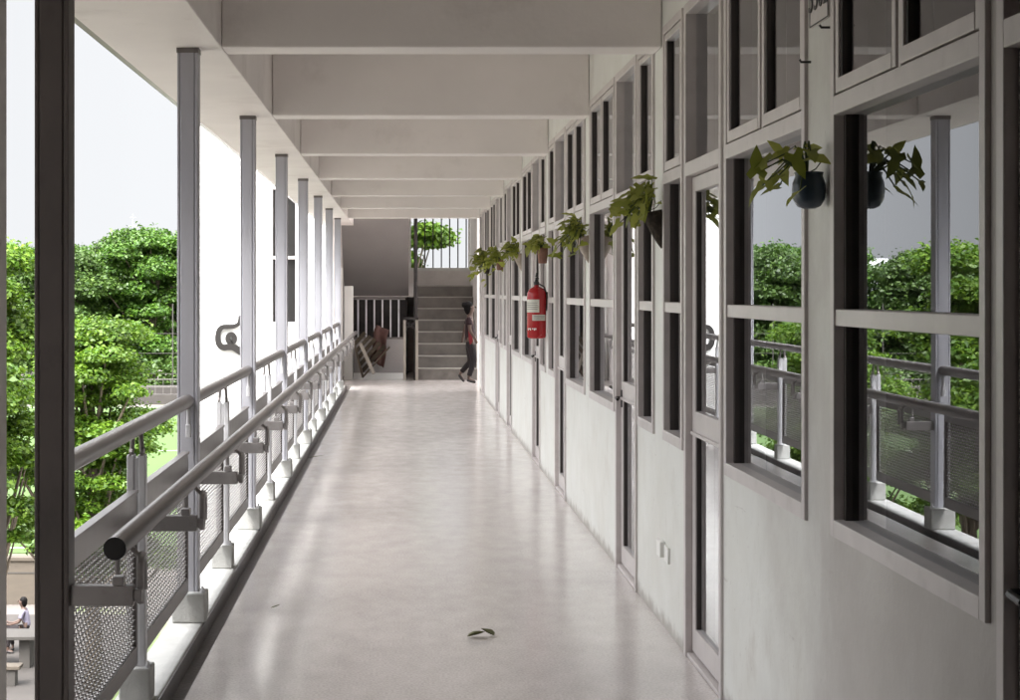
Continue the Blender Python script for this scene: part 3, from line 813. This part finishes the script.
# ------------------------------------------------------------------ people
def skin_mesh(name, pts, edges, rad, mat, parent, sub=2, org=None):
    me = bpy.data.meshes.new(name)
    o3 = root_of(parent)
    me.from_pydata([tuple(Vector(p) - o3) for p in pts], edges, [])
    o = bpy.data.objects.new(name, me); col.objects.link(o); o.parent = parent
    md = o.modifiers.new('Skin', 'SKIN'); md.use_smooth_shade = True
    sv = me.skin_vertices[0].data
    for i, r in enumerate(rad):
        rr = r if hasattr(r, '__len__') else (r, r)
        sv[i].radius = rr; sv[i].use_root = (i == 0)
    sb = o.modifiers.new('Sub', 'SUBSURF'); sb.levels = sub; sb.render_levels = sub
    me.materials.append(mat)
    return o

def figure(J, root, skin, top, bottom, hair, shoe, scale=1.0, trim=None, bun=False, face=(1, 0, 0), sleeve=.5):
    """J: joints in world space."""
    V = lambda n: Vector(J[n])
    lerp = lambda a, b, t: V(a).lerp(V(b), t)
    names = ['pelvis', 'waist', 'chest', 'neck', 'head', 'crown', 'shl', 'ell', 'wrl', 'hal', 'shr', 'elr', 'wrr', 'har', 'hpl', 'knl', 'anl', 'tol', 'hpr', 'knr', 'anr', 'tor']
    idx = {n: i for i, n in enumerate(names)}
    s = scale
    rad = dict(pelvis=(.115, .095), waist=(.095, .08), chest=(.115, .09), neck=.042, head=.088, crown=.075, shl=.045, ell=.034, wrl=.025, hal=.028, shr=.045, elr=.034, wrr=.025, har=.028,
               hpl=.075, knl=.05, anl=.032, tol=.03, hpr=.075, knr=.05, anr=.032, tor=.03)
    E = [('pelvis', 'waist'), ('waist', 'chest'), ('chest', 'neck'), ('neck', 'head'), ('head', 'crown')]
    for q in 'lr':
        E += [('chest', 'sh' + q), ('sh' + q, 'el' + q), ('el' + q, 'wr' + q), ('wr' + q, 'ha' + q), ('pelvis', 'hp' + q), ('hp' + q, 'kn' + q), ('kn' + q, 'an' + q), ('an' + q, 'to' + q)]
    sc = lambda r: (r[0] * s, r[1] * s) if hasattr(r, '__len__') else r * s
    body = skin_mesh('body', [J[n] for n in names], [(idx[a], idx[b]) for a, b in E], [sc(rad[n]) for n in names], skin, root)
    # face and ears as one small mesh grown from the head
    f = Vector(face).normalized(); sd = f.cross(Vector((0, 0, 1))).normalized()
    hd = V('head').lerp(V('crown'), .35)
    m = MB()
    m.tube([hd + f * .082 * s + Vector((0, 0, .02)) * s, hd + f * .106 * s - Vector((0, 0, .012)) * s], [.008 * s, .014 * s], 8)
    m.build('nose', skin, body, smooth=True, org=root_of(root))
    for e in (-1, 1): MB().lathe([(.006 * s, -.008 * s), (.018 * s, 0), (.006 * s, .008 * s)], hd + sd * e * .088 * s - f * .005, 8, axis=sd).build('ear', skin, body, smooth=True, org=root_of(root))
    for e in (-1, 1): MB().lathe([(.003 * s, -.008 * s), (.009 * s, 0), (.003 * s, .008 * s)], hd + sd * e * .034 * s + f * .084 * s + Vector((0, 0, .012 * s)), 8, axis=f).build('eye', hair, body, smooth=True, org=root_of(root))
    m = MB()
    # top
    pts = [V('pelvis') + Vector((0, 0, .0)), V('waist'), V('chest'), lerp('chest', 'neck', .55), V('shl'), lerp('shl', 'ell', sleeve), lerp('shl', 'ell', sleeve + .12), V('shr'), lerp('shr', 'elr', sleeve), lerp('shr', 'elr', sleeve + .12)]
    skin_mesh('top', pts, [(0, 1), (1, 2), (2, 3), (2, 4), (4, 5), (5, 6), (2, 7), (7, 8), (8, 9)],
              [sc(x) for x in ((.135, .115), (.115, .10), (.132, .108), .06, .06, .055, .058, .06, .055, .058)], top, root)
    pts = [V('pelvis'), lerp('pelvis', 'waist', .4)]; ed = [(0, 1)]; rr = [(.128, .108), (.115, .1)]
    for q in 'lr':
        b = len(pts); pts += [V('hp' + q), V('kn' + q), lerp('kn' + q, 'an' + q, .75), lerp('kn' + q, 'an' + q, .85)]
        ed += [(0, b), (b, b + 1), (b + 1, b + 2), (b + 2, b + 3)]; rr += [.09, .064, .052, .054]
    skin_mesh('trousers', pts, ed, [sc(x) for x in rr], bottom, root)
    for q in 'lr':
        a, t = V('an' + q), V('to' + q)
        d = (t - a)
        heel = a - d * .25 + Vector((0, 0, -.03 * s))
        skin_mesh('shoe', [heel, a.lerp(t, .5) + Vector((0, 0, -.02 * s)), t + d * .12], [(0, 1), (1, 2)], [sc((.035, .03)), sc((.042, .032)), sc((.036, .024))], shoe, root)
    # hair: cap, nape and bun fused into one surface
    back = -f; Z = Vector((0, 0, 1))
    balls = [(hd + back * .042 * s + Z * .024 * s, .094 * s), (hd + back * .05 * s - Z * .03 * s, .082 * s), (hd + back * .05 * s - Z * .08 * s, .06 * s)]
    if bun: balls += [(hd + back * .12 * s + Z * .045 * s, .055 * s)]
    hm = MB()
    for c, r in balls: hm.lathe([(r * max(.05, math.sin(math.pi * i / 10)), -r * math.cos(math.pi * i / 10)) for i in range(11)], c, 14)
    ho = hm.build('hair', hair, root, smooth=True, org=root_of(root))
    rm = ho.modifiers.new('Remesh', 'REMESH'); rm.mode = 'VOXEL'; rm.voxel_size = .012; rm.use_smooth_shade = True
    if trim is not None:
        w, p = V('waist'), V('pelvis')
        m = MB()
        sid = Vector((0, -1, 0))
        base = [w + Vector((-.02, -.108, .05)), w + Vector((.02, -.108, .02)), p + Vector((.035, -.118, .03)), p + Vector((.0, -.125, -.02)), p + Vector((-.02, -.122, .06))]
        m.add([b + Vector((0, -.006, 0)) for b in base] + [b + Vector((0, .05, 0)) for b in base], [(0, 1, 2, 3, 4), (9, 8, 7, 6, 5)] + [(i, (i + 1) % 5, 5 + (i + 1) % 5, 5 + i) for i in range(5)])
        m.build('red_trim', trim, root, bevel=.01)

yp = 30.8
per = thing('person', (1.15, yp, 0), 'person in a dark maroon top and dark trousers walking past the foot of the stairs', 'person')
J = dict(pelvis=(1.185, yp, .70), waist=(1.18, yp, .86), chest=(1.175, yp, 1.05), neck=(1.19, yp, 1.20), head=(1.195, yp, 1.285), crown=(1.195, yp, 1.375),
         shl=(1.165, yp - .14, 1.115), ell=(1.175, yp - .19, .92), wrl=(1.27, yp - .19, .76), hal=(1.30, yp - .185, .69),
         shr=(1.165, yp + .14, 1.115), elr=(1.10, yp + .19, .93), wrr=(1.06, yp + .19, .76), har=(1.05, yp + .18, .69),
         hpl=(1.20, yp - .075, .66), knl=(1.25, yp - .08, .385), anl=(1.15, yp - .08, .075), tol=(1.27, yp - .085, .025),
         hpr=(1.18, yp + .075, .66), knr=(1.20, yp + .08, .37), anr=(1.005, yp + .08, .15), tor=(1.08, yp + .085, .03))
figure(J, per, MAT['skin'], MAT['maroon'], MAT['trousers'], MAT['hair'], MAT['sandal'], .92, MAT['redcloth'], bun=True, face=(1, .15, 0), sleeve=.45)

# ------------------------------------------------------------------ outside: ground, field, walls
ZG = -7.0
struct(MB().add([(-900, -300, ZG), (900, -300, ZG), (900, 1500, ZG), (-900, 1500, ZG)], [(0, 1, 2, 3)]).build('ground', MAT['grass']), 'pale school yard ground with grass patches far below', 'ground')
struct(MB().add([(-46, 58, ZG + .02), (-4, 58, ZG + .02), (-4, 131, ZG + .02), (-46, 131, ZG + .02)], [(0, 1, 2, 3)]).build('sports_field', MAT['turf']), 'bright green artificial turf sports field', 'field')
ln = MB()
for a in ((-45, -44.9, 59, 130), (-5.1, -5, 59, 130)): ln.add([(a[0], a[2], ZG + .03), (a[1], a[2], ZG + .03), (a[1], a[3], ZG + .03), (a[0], a[3], ZG + .03)], [(0, 1, 2, 3)])
for yy in (59, 95, 130): ln.add([(-45, yy, ZG + .03), (-5, yy, ZG + .03), (-5, yy + .12, ZG + .03), (-45, yy + .12, ZG + .03)], [(0, 1, 2, 3)])
struct(ln.build('field_line_markings', MAT['white']), 'white lines on the sports field', 'markings')
struct(MB().add([(-18, 20, ZG + .01), (-6.5, 20, ZG + .01), (-6.5, 47, ZG + .01), (-18, 47, ZG + .01)], [(0, 1, 2, 3)]).build('courtyard_path', MAT['paving']), 'grey paved courtyard path below', 'path')
bwall = thing('garden_wall', (-10, 48.6, ZG), 'low beige block wall with a pale coping behind the courtyard benches', 'wall')
MB().box(-14, -7.5, 48.5, 48.8, ZG, ZG + 1.2).build('block_wall', MAT['beige'], bwall)
MB().box(-14.05, -7.45, 48.45, 48.85, ZG + 1.202, ZG + 1.3).build('coping', MAT['beige'], bwall, bevel=.01)
MB().box(-14, -7.5, 48.488, 48.499, ZG + .86, ZG + .89).build('joint_line', MAT['concrete'], bwall)

# courtyard bench with seated people, low table
def bench(name, cx, cy, w, d, h, label, group, top):
    t = thing(name, (cx, cy, ZG), label, 'bench', group)
    MB().box(cx - w / 2, cx + w / 2, cy - d / 2, cy + d / 2, ZG + h - .08, ZG + h).build('seat', top, t, bevel=.01)
    for sx in (-1, 1): MB().box(cx + sx * (w / 2 - .2) - .09, cx + sx * (w / 2 - .2) + .09, cy - d / 2 + .05, cy + d / 2 - .05, ZG + .012, ZG + h - .081).build('leg', MAT['concrete'], t)
    return t
bench('concrete_bench', -9.35, 42.3, 2.6, .42, .47, 'pale concrete bench with two people sitting on it', 'courtyard benches', MAT['beige'])
bench('concrete_bench', -9.2, 38.6, 1.8, .40, .45, 'empty pale concrete bench in front of the seated people', 'courtyard benches', MAT['beige'])
tb = thing('courtyard_table', (-9.1, 40.6, ZG), 'grey concrete courtyard table between the two benches', 'table')
MB().box(-10.1, -8.2, 40.1, 41.1, ZG + .68, ZG + .76).build('table_top', MAT['concrete'], tb, bevel=.01)
for sx in (-9.7, -8.6): MB().box(sx - .12, sx + .12, 40.3, 40.9, ZG + .012, ZG + .679).build('leg', MAT['concrete'], tb)
def seated(x, y, sgn, label, top):
    p = thing('person', (x, y, ZG), label, 'person', 'people sitting on the courtyard bench')
    z = ZG + .47
    J = dict(pelvis=(x, y, z + .1), waist=(x + .03 * sgn, y, z + .28), chest=(x + .07 * sgn, y, z + .46), neck=(x + .11 * sgn, y, z + .60), head=(x + .13 * sgn, y, z + .69), crown=(x + .14 * sgn, y, z + .79),
             shl=(x + .08 * sgn, y - .17, z + .53), ell=(x + .15 * sgn, y - .21, z + .27), wrl=(x + .35 * sgn, y - .14, z + .2), hal=(x + .42 * sgn, y - .12, z + .19),
             shr=(x + .08 * sgn, y + .17, z + .53), elr=(x + .15 * sgn, y + .21, z + .27), wrr=(x + .35 * sgn, y + .14, z + .2), har=(x + .42 * sgn, y + .12, z + .19),
             hpl=(x + .05 * sgn, y - .09, z + .09), knl=(x + .42 * sgn, y - .24, z + .10), anl=(x + .40 * sgn, y - .27, ZG + .09), tol=(x + .54 * sgn, y - .28, ZG + .04),
             hpr=(x + .05 * sgn, y + .09, z + .09), knr=(x + .42 * sgn, y + .02, z + .10), anr=(x + .34 * sgn, y + .0, ZG + .09), tor=(x + .48 * sgn, y + .0, ZG + .04))
    figure(J, p, MAT['skin'], top, MAT['trousers'], MAT['hair'], MAT['sandal'], 1.0, None, face=(sgn, 0, 0), sleeve=.6)
seated(-8.93, 42.2, -1, 'person in a pale lilac shirt sitting on the courtyard bench', MAT['lilac'])
seated(-9.75, 42.2, 1, 'person in dark clothes facing the one in the lilac shirt', MAT['maroon'])

# ball net fence beyond the field
fn = thing('net_fence', (-20, 139, ZG), 'tall white posted ball net fence beyond the sports field', 'fence')
for i in range(12):
    xx = -61 + i * 4.3
    MB().tube([(xx, 139, ZG), (xx, 139, -1.2 if i % 2 else .6)], .05, 6).build('fence_post', MAT['concrete'], fn)
for zz in (-5.4, -4.9, -3.3, -1.75): MB().tube([(-61, 139, zz), (-12.6, 139, zz)], .022, 5).build('wire', MAT['concrete'], fn)
bt = thing('field_stand', (-22, 134, ZG), 'long low pale stand with railings at the far side of the field', 'stand')
MB().box(-62, -13, 134, 137, ZG, ZG + .75).box(-62, -13, 135.4, 137, ZG + .751, ZG + 1.3).build('seating_steps', MAT['paving'], bt)
rr_ = MB()
for i in range(81): rr_.box(-61.9 + i * .6, -61.87 + i * .6, 134.05, 134.08, ZG + .75, ZG + 1.9)
for zz in (1.3, 1.9): rr_.box(-62, -13, 134.04, 134.09, ZG + zz, ZG + zz + .05)
rr_.build('stand_railing', MAT['rail'], bt)

# white building with a brown sign
YB = 36.0
wbld = thing('white_building', (-2.8, YB, ZG), 'plain white building with a brown curled sign and a tall window', 'building')
xa, xb = -4.31, -1.32
wx0, wx1, wz0, wz1 = -2.68, -2.12, .92, 3.72
m = MB().box(xa, wx0, YB, YB + 8, ZG, 9).box(wx1, xb, YB, YB + 8, ZG, 9).box(wx0, wx1, YB, YB + 8, ZG, wz0).box(wx0, wx1, YB, YB + 8, wz1, 9).box(wx0, wx1, YB + .6, YB + 8, wz0, wz1)
m.build('wall', MAT['white_wall'], wbld)
wf = MB().box(wx0, wx0 + .05, YB - .02, YB + .12, wz0, wz1).box(wx1 - .05, wx1, YB - .02, YB + .12, wz0, wz1).box(wx0 + .05, wx1 - .05, YB - .02, YB + .12, wz0, wz0 + .05)
wf.box(wx0 + .05, wx1 - .05, YB - .02, YB + .12, wz1 - .05, wz1).box(wx0 + .05, wx1 - .05, YB - .02, YB + .1, 2.25, 2.31)
wfo = wf.build('window', MAT['frame'], wbld)
MB().add([(wx0 + .05, YB + .06, wz0 + .05), (wx1 - .05, YB + .06, wz0 + .05), (wx1 - .05, YB + .06, wz1 - .05), (wx0 + .05, YB + .06, wz1 - .05)], [(0, 1, 2, 3)]).build('pane', MAT['door_glass'], wfo)
MB().box(wx0 + .002, wx1 - .002, YB + .2, YB + .24, wz0 + .002, wz1 - .002).build('dark_backing', MAT['shade_dark'], wfo)  # dark backing sheet standing in for the dim interior
# the curled sign: extruded flat strokes
S = YB / 1770.0
def px(u, v): return ((200 + u / 10 - 402) * S, 1.6 - (300 + v / 10 - 291) * S)
def stroke(m, pts, wd, y0, y1):
    P = [Vector(px(*p)) for p in pts]
    # smooth the polyline (Catmull-Rom)
    Q = []
    for i in range(len(P) - 1):
        p0, p1, p2, p3 = P[max(0, i - 1)], P[i], P[i + 1], P[min(len(P) - 1, i + 2)]
        for j in range(6):
            t = j / 6
            Q.append(.5 * ((2 * p1) + (p2 - p0) * t + (2 * p0 - 5 * p1 + 4 * p2 - p3) * t * t + (3 * p1 - p0 - 3 * p2 + p3) * t ** 3))
    Q.append(P[-1])
    ws = wd if hasattr(wd, '__len__') else [wd, wd]
    vs = []; n = len(Q)
    for i, q in enumerate(Q):
        d = (Q[min(i + 1, n - 1)] - Q[max(i - 1, 0)]).normalized(); nn = Vector((-d.y, d.x))
        f_ = i / (n - 1); wv = (ws[0] + (ws[-1] - ws[0]) * f_) / 2 * S
        for y in (y0, y1):
            for sg in (1, -1): vs.append((q.x + nn.x * wv * sg, y, q.y + nn.y * wv * sg))
    fs = []
    for i in range(n - 1):
        a, b = 4 * i, 4 * i + 4
        fs += [(a, a + 1, b + 1, b), (a + 2, b + 2, b + 3, a + 3), (a, b, b + 2, a + 2), (a + 1, a + 3, b + 3, b + 1)]
    fs += [(0, 2, 3, 1), (4 * n - 4, 4 * n - 3, 4 * n - 1, 4 * n - 2)]
    m.add(vs, fs)
sg_ = MB()
stroke(sg_, [(402, 155), (400, 205), (385, 240), (340, 262), (280, 266), (225, 272), (192, 310), (182, 380), (194, 440), (232, 472), (285, 470), (335, 472), (385, 498), (420, 520)], [3.2, 7.4], YB - .09, YB - .015)
ring = [(315 + 36 * math.cos(w), 385 + 42 * math.sin(w)) for w in [R(100) + i * R(34) for i in range(11)]]
stroke(sg_, [(312, 462)] + ring, [4.6, 4.6], YB - .087, YB - .017)
for i in range(2): sg_.box(px(220 + 110 * i, 0)[0] - .02, px(220 + 110 * i, 0)[0] + .02, YB - .016, YB - .001, px(0, 470)[1] - .02, px(0, 470)[1] + .02)
sg_.build('sign_letter', MAT['brown'], wbld)

# distant apartment block and a thin radio mast
fb = thing('apartment_block', (-170, 620, ZG), 'distant white apartment block on the skyline', 'building')
fx0, fx1 = -172.5, -158
MB().box(fx0, fx1, 620, 640, ZG, 11.2).box(fx0 + 4, fx1 - 3, 622, 636, 11.2, 13.0).build('wall', MAT['far_white'], fb)
for zz in (-2, 1.4, 4.8, 8.2): MB().box(fx0 + .6, fx1 - .6, 619.6, 619.98, zz, zz + 1.5).build('window_band', MAT['far_grey'], fb)
fb2 = thing('tower_block', (-150, 640, ZG), 'small pale distant block beside the apartment block', 'building')
MB().box(-151.5, -147, 640, 650, ZG, 10.2).build('wall', MAT['far_white'], fb2)
for zz in (0, 3.4, 6.8): MB().box(-151.1, -147.4, 639.6, 639.98, zz, zz + 1.4).build('window_band', MAT['far_grey'], fb2)
ms = thing('radio_mast', (-45.6, 300, ZG), 'thin grey radio mast rising behind the trees', 'mast')
m = MB().tube([(-45.6, 300, ZG), (-45.6, 300, 14.6)], [.25, .07], 6)
m.build('mast_pole', MAT['far_grey'], ms)
for zz, ll in ((11.2, .5), (12.6, .6), (14.0, .45)): MB().tube([(-45.6 - ll, 300, zz), (-45.6 + ll, 300, zz)], .09, 5).build('antenna', MAT['far_grey'], ms)

# ------------------------------------------------------------------ trees
def leaf_cloud(name, clumps, n, size, mat, parent, seed, up=.8, shell=.55):
    rng = np.random.default_rng(seed)
    C = np.array([c[:3] for c in clumps]); Rr = np.array([c[3:6] for c in clumps])
    wts = Rr.prod(1) ** (2 / 3); wts /= wts.sum()
    ci = rng.choice(len(clumps), n, p=wts)
    d = rng.normal(size=(n, 3)); d /= np.linalg.norm(d, axis=1, keepdims=True)
    rad = shell + (1.06 - shell) * rng.random(n) ** .7
    rad *= 1 + .22 * np.abs(rng.normal(size=n)) * (rng.random(n) < .35)
    low = d[:, 2] < -.25
    d[low, 2] *= .5
    P = C[ci] + d * rad[:, None] * Rr[ci]
    nrm = d * .5 + rng.normal(size=(n, 3)) * .55; nrm[:, 2] += up
    nrm /= np.linalg.norm(nrm, axis=1, keepdims=True)
    t = rng.normal(size=(n, 3)); t -= (t * nrm).sum(1, keepdims=True) * nrm; t /= np.linalg.norm(t, axis=1, keepdims=True)
    b = np.cross(nrm, t)
    s = size * rng.uniform(.6, 1.3, n)[:, None]
    droop = nrm * s * .18
    v = np.stack([P - t * s * .5, P + b * s * .32 + droop * .4, P + t * s * .5 - droop, P - b * s * .32 + droop * .4], 1).reshape(-1, 3)
    org = np.array(root_of(parent))
    v = (v - org).astype(np.float32)
    me = bpy.data.meshes.new(name)
    me.vertices.add(4 * n); me.vertices.foreach_set('co', v.ravel())
    me.loops.add(4 * n); me.loops.foreach_set('vertex_index', np.arange(4 * n, dtype=np.int32))
    me.polygons.add(n); me.polygons.foreach_set('loop_start', np.arange(0, 4 * n, 4, dtype=np.int32))
    me.polygons.foreach_set('loop_total', np.full(n, 4, dtype=np.int32))
    me.update(calc_edges=True); me.validate()
    me.materials.append(mat)
    o = bpy.data.objects.new(name, me); col.objects.link(o); o.parent = parent
    return o

def tree(name, x, y, z0, ztop, rx, label, group, mat, seed, nclump, nleaf, leaf, layered=False, zlow=None, trunk_r=.16):
    rng = random.Random(seed)
    t = thing(name, (x, y, z0), label, 'tree', group)
    H = ztop - z0
    zlow = zlow if zlow is not None else z0 + H * .35
    clumps = []
    for i in range(nclump):
        f = (i + .5) / nclump
        zz = zlow + (ztop - zlow) * f * .93 + rng.uniform(-.05, .05) * H
        prof = math.sqrt(max(.06, 1 - ((f - .42) / .62) ** 2)) * rng.uniform(.75, 1.2) if not layered else (1.0 - .6 * f * f) * (.75 + .25 * math.sin(i * 2.3))
        a = i * 2.39996 + rng.uniform(-.4, .4)
        rr = rx * prof * math.sqrt(rng.uniform(.1, 1.0)) if not layered else rx * prof * rng.uniform(.1, 1.15)
        s = rx * (rng.uniform(.17, .42) if not layered else rng.uniform(.16, .40))
        clumps.append((x + rr * math.cos(a), y + rr * math.sin(a), zz, s, s, s * (.62 if not layered else rng.uniform(.35, .6))))
    tk = MB()
    lean = [(x + .05 * H * .1 * math.sin(i * 1.7), y, z0 + (ztop - z0) * .85 * i / 6) for i in range(7)]
    tk.tube(lean, [trunk_r * (1.25 - i / 6.2) for i in range(7)], 9)
    for c in clumps:
        zb = max(z0 + H * .25, c[2] - rng.uniform(.15, .3) * H)
        f = (zb - z0) / ((ztop - z0) * .85)
        p0 = Vector((x, y, zb)); p2 = Vector(c[:3]); p1 = p0.lerp(p2, .5) + Vector((0, 0, -.04 * H))
        tk.tube([p0, p1, p2], [trunk_r * .38, trunk_r * .25, trunk_r * .08], 6, caps=False)
    tk.build('trunk', MAT['bark'], t, smooth=True)
    leaf_cloud('crown', clumps, nleaf, leaf, mat, t, seed, up=.9 if layered else .6)
    return t

# close trees in the courtyard
tree('almond_tree', -7.35, 31.0, ZG, 2.2, 1.7, 'bright layered tree rising close beside the dark column', 'courtyard trees', LEAF['bright'], 4, 34, 60000, .10, True, -2.5)
tree('almond_tree', -6.65, 38.0, ZG, .85, 2.05, 'bright green layered tree standing in front of the turf field', 'courtyard trees', LEAF['bright'], 11, 44, 74000, .10, True, -4.2)
tree('courtyard_tree', -6.8, 26.0, ZG, 2.5, 1.1, 'slim bright courtyard tree mirrored in the classroom windows', 'courtyard trees', LEAF['bright'], 21, 26, 24000, .125, True, -1.0)
tree('courtyard_tree', -5.4, 18.5, ZG, -1.6, 1.6, 'low bushy tree just below the railing', 'courtyard trees', LEAF['mid'], 23, 26, 20000, .14, True, -5.5)
tree('window_tree', -.45, 50, ZG, 6.2, 1.6, 'leafy tree showing behind the barred stair window', None, LEAF['bright'], 33, 70, 44000, .16, False, -2.5)
# tall trees beyond the field
far = [tree('broad_tree', -21.5, 152, ZG, 7.0, 5.2, 'tall dark leafy tree beside the white building, beyond the field', 'tall trees beyond the field', LEAF['mid'], 41, 64, 52000, .36, False, -4.8, .4)]
far.append(tree('round_tree', -28.6, 148, ZG, 4.7, 5.0, 'rounded dark tree in the gap past the dark column', 'tall trees beyond the field', LEAF['deep'], 43, 58, 50000, .36, False, -4.8, .35))
more = [(0, -35, 156, .93, 60), (1, -42, 150, 1.0, 130), (0, -49.5, 154, .86, 200), (1, -56, 149, .95, 250), (0, -65, 156, .95, 310), (1, -14.5, 160, .9, 20), (1, -24.6, 163, 1.12, 75), (0, -31.5, 164, .92, 145)]
lab = ['third tall tree from the white building in the far row', 'fourth tree of the far row beyond the net fence', 'fifth tree of the far row beyond the net fence', 'sixth tree of the far row beyond the net fence',
       'outermost tree of the far row beyond the net fence', 'tree half hidden behind the white building', 'tree filling the gap behind the first two far trees', 'tree peeping between the second and third far trees']
for (pi, xx, yy, sc_, rz), lb in zip(more, lab):
    c = copy_tree(far[pi], None, None, (xx, yy, ZG)); c.rotation_euler = (0, 0, R(rz)); c.scale = (sc_, sc_, sc_); c['label'] = lb
tag(leaf_cloud('undergrowth', [(-62 + i * 3, 141.5 + (i % 3), -5.7 + .5 * (i % 2), 2.4, 1.4, 1.7) for i in range(17)], 18000, .4, LEAF['deep'], None, 77), 'dark shrubs massed behind the net fence', 'shrubs', None, 'stuff')

# ------------------------------------------------------------------ world, sun, camera
SKY_LOW, SKY_HIGH = .215, 1.35
SUN_EL, SUN_AZ = R(58), R(205)          # azimuth measured clockwise from +Y
w = bpy.data.worlds.new('World'); scene.world = w; w.use_nodes = True
nt = w.node_tree; L = nt.links
bg = nt.nodes['Background']
sk = N(nt, 'ShaderNodeTexSky', sky_type='NISHITA'); sk.sun_disc = False; sk.sun_elevation = SUN_EL; sk.sun_rotation = SUN_AZ
sk.air_density = 1.0; sk.dust_density = 3.0; sk.ozone_density = 1.0
hs = N(nt, 'ShaderNodeHueSaturation'); hs.inputs['Saturation'].default_value = .09
L.new(sk.outputs[0], hs.inputs['Color'])
tcw = N(nt, 'ShaderNodeTexCoord'); sx = N(nt, 'ShaderNodeSeparateXYZ'); L.new(tcw.outputs['Generated'], sx.inputs[0])
zm_ = N(nt, 'ShaderNodeMath', operation='MAXIMUM'); zm_.inputs[1].default_value = .25; L.new(sx.outputs['Z'], zm_.inputs[0])
cx = N(nt, 'ShaderNodeCombineXYZ'); L.new(sx.outputs['X'], cx.inputs['X']); L.new(sx.outputs['Y'], cx.inputs['Y']); L.new(zm_.outputs[0], cx.inputs['Z'])
nv = N(nt, 'ShaderNodeVectorMath', operation='NORMALIZE'); L.new(cx.outputs[0], nv.inputs[0]); L.new(nv.outputs[0], sk.inputs['Vector'])
cl = N(nt, 'ShaderNodeTexNoise'); cl.inputs['Scale'].default_value = 2.2; cl.inputs['Detail'].default_value = 5; L.new(nv.outputs[0], cl.inputs['Vector'])
cm = N(nt, 'ShaderNodeMapRange'); cm.inputs[1].default_value = .3; cm.inputs[2].default_value = .7; cm.inputs[3].default_value = .9; cm.inputs[4].default_value = 1.06; L.new(cl.outputs['Fac'], cm.inputs[0])
mr_ = N(nt, 'ShaderNodeMapRange', interpolation_type='SMOOTHSTEP'); mr_.inputs[1].default_value = .15; mr_.inputs[2].default_value = .62; mr_.inputs[3].default_value = SKY_LOW; mr_.inputs[4].default_value = SKY_HIGH
L.new(sx.outputs['Z'], mr_.inputs[0])
mm = N(nt, 'ShaderNodeMath', operation='MULTIPLY'); L.new(mr_.outputs[0], mm.inputs[0]); L.new(cm.outputs[0], mm.inputs[1])
vm = N(nt, 'ShaderNodeVectorMath', operation='SCALE'); L.new(hs.outputs[0], vm.inputs[0]); L.new(mm.outputs[0], vm.inputs['Scale'])
L.new(vm.outputs[0], bg.inputs['Color']); bg.inputs['Strength'].default_value = .12
sd = bpy.data.lights.new('sun', 'SUN'); sd.energy = .7; sd.angle = R(30); sd.color = (1, .96, .91)
so_ = bpy.data.objects.new('sun', sd); col.objects.link(so_)
dirv = Vector((math.sin(SUN_AZ) * math.cos(SUN_EL), math.cos(SUN_AZ) * math.cos(SUN_EL), math.sin(SUN_EL)))
so_.rotation_euler = (-dirv).to_track_quat('-Z', 'Y').to_euler(); so_.location = dirv * 50

cam = bpy.data.cameras.new('camera'); co = bpy.data.objects.new('camera', cam); col.objects.link(co)
co.location = (0, 0, 1.6); co.rotation_euler = (R(90), 0, 0)
cam.sensor_width = 36; cam.lens = 36 * 1770 / 1020
cam.shift_x = (510 - 402) / 1020; cam.shift_y = -(350 - 291) / 1020
cam.clip_start = .05; cam.clip_end = 3000
scene.camera = co

scene.view_settings.view_transform = 'Standard'; scene.view_settings.look = 'None'
scene.view_settings.exposure = 3.2; scene.view_settings.gamma = 1.0
scene.cycles.max_bounces = 10; scene.cycles.diffuse_bounces = 6; scene.cycles.glossy_bounces = 5; scene.cycles.transparent_max_bounces = 12
scene.cycles.use_denoising = True
scene.cycles.sample_clamp_indirect = 8
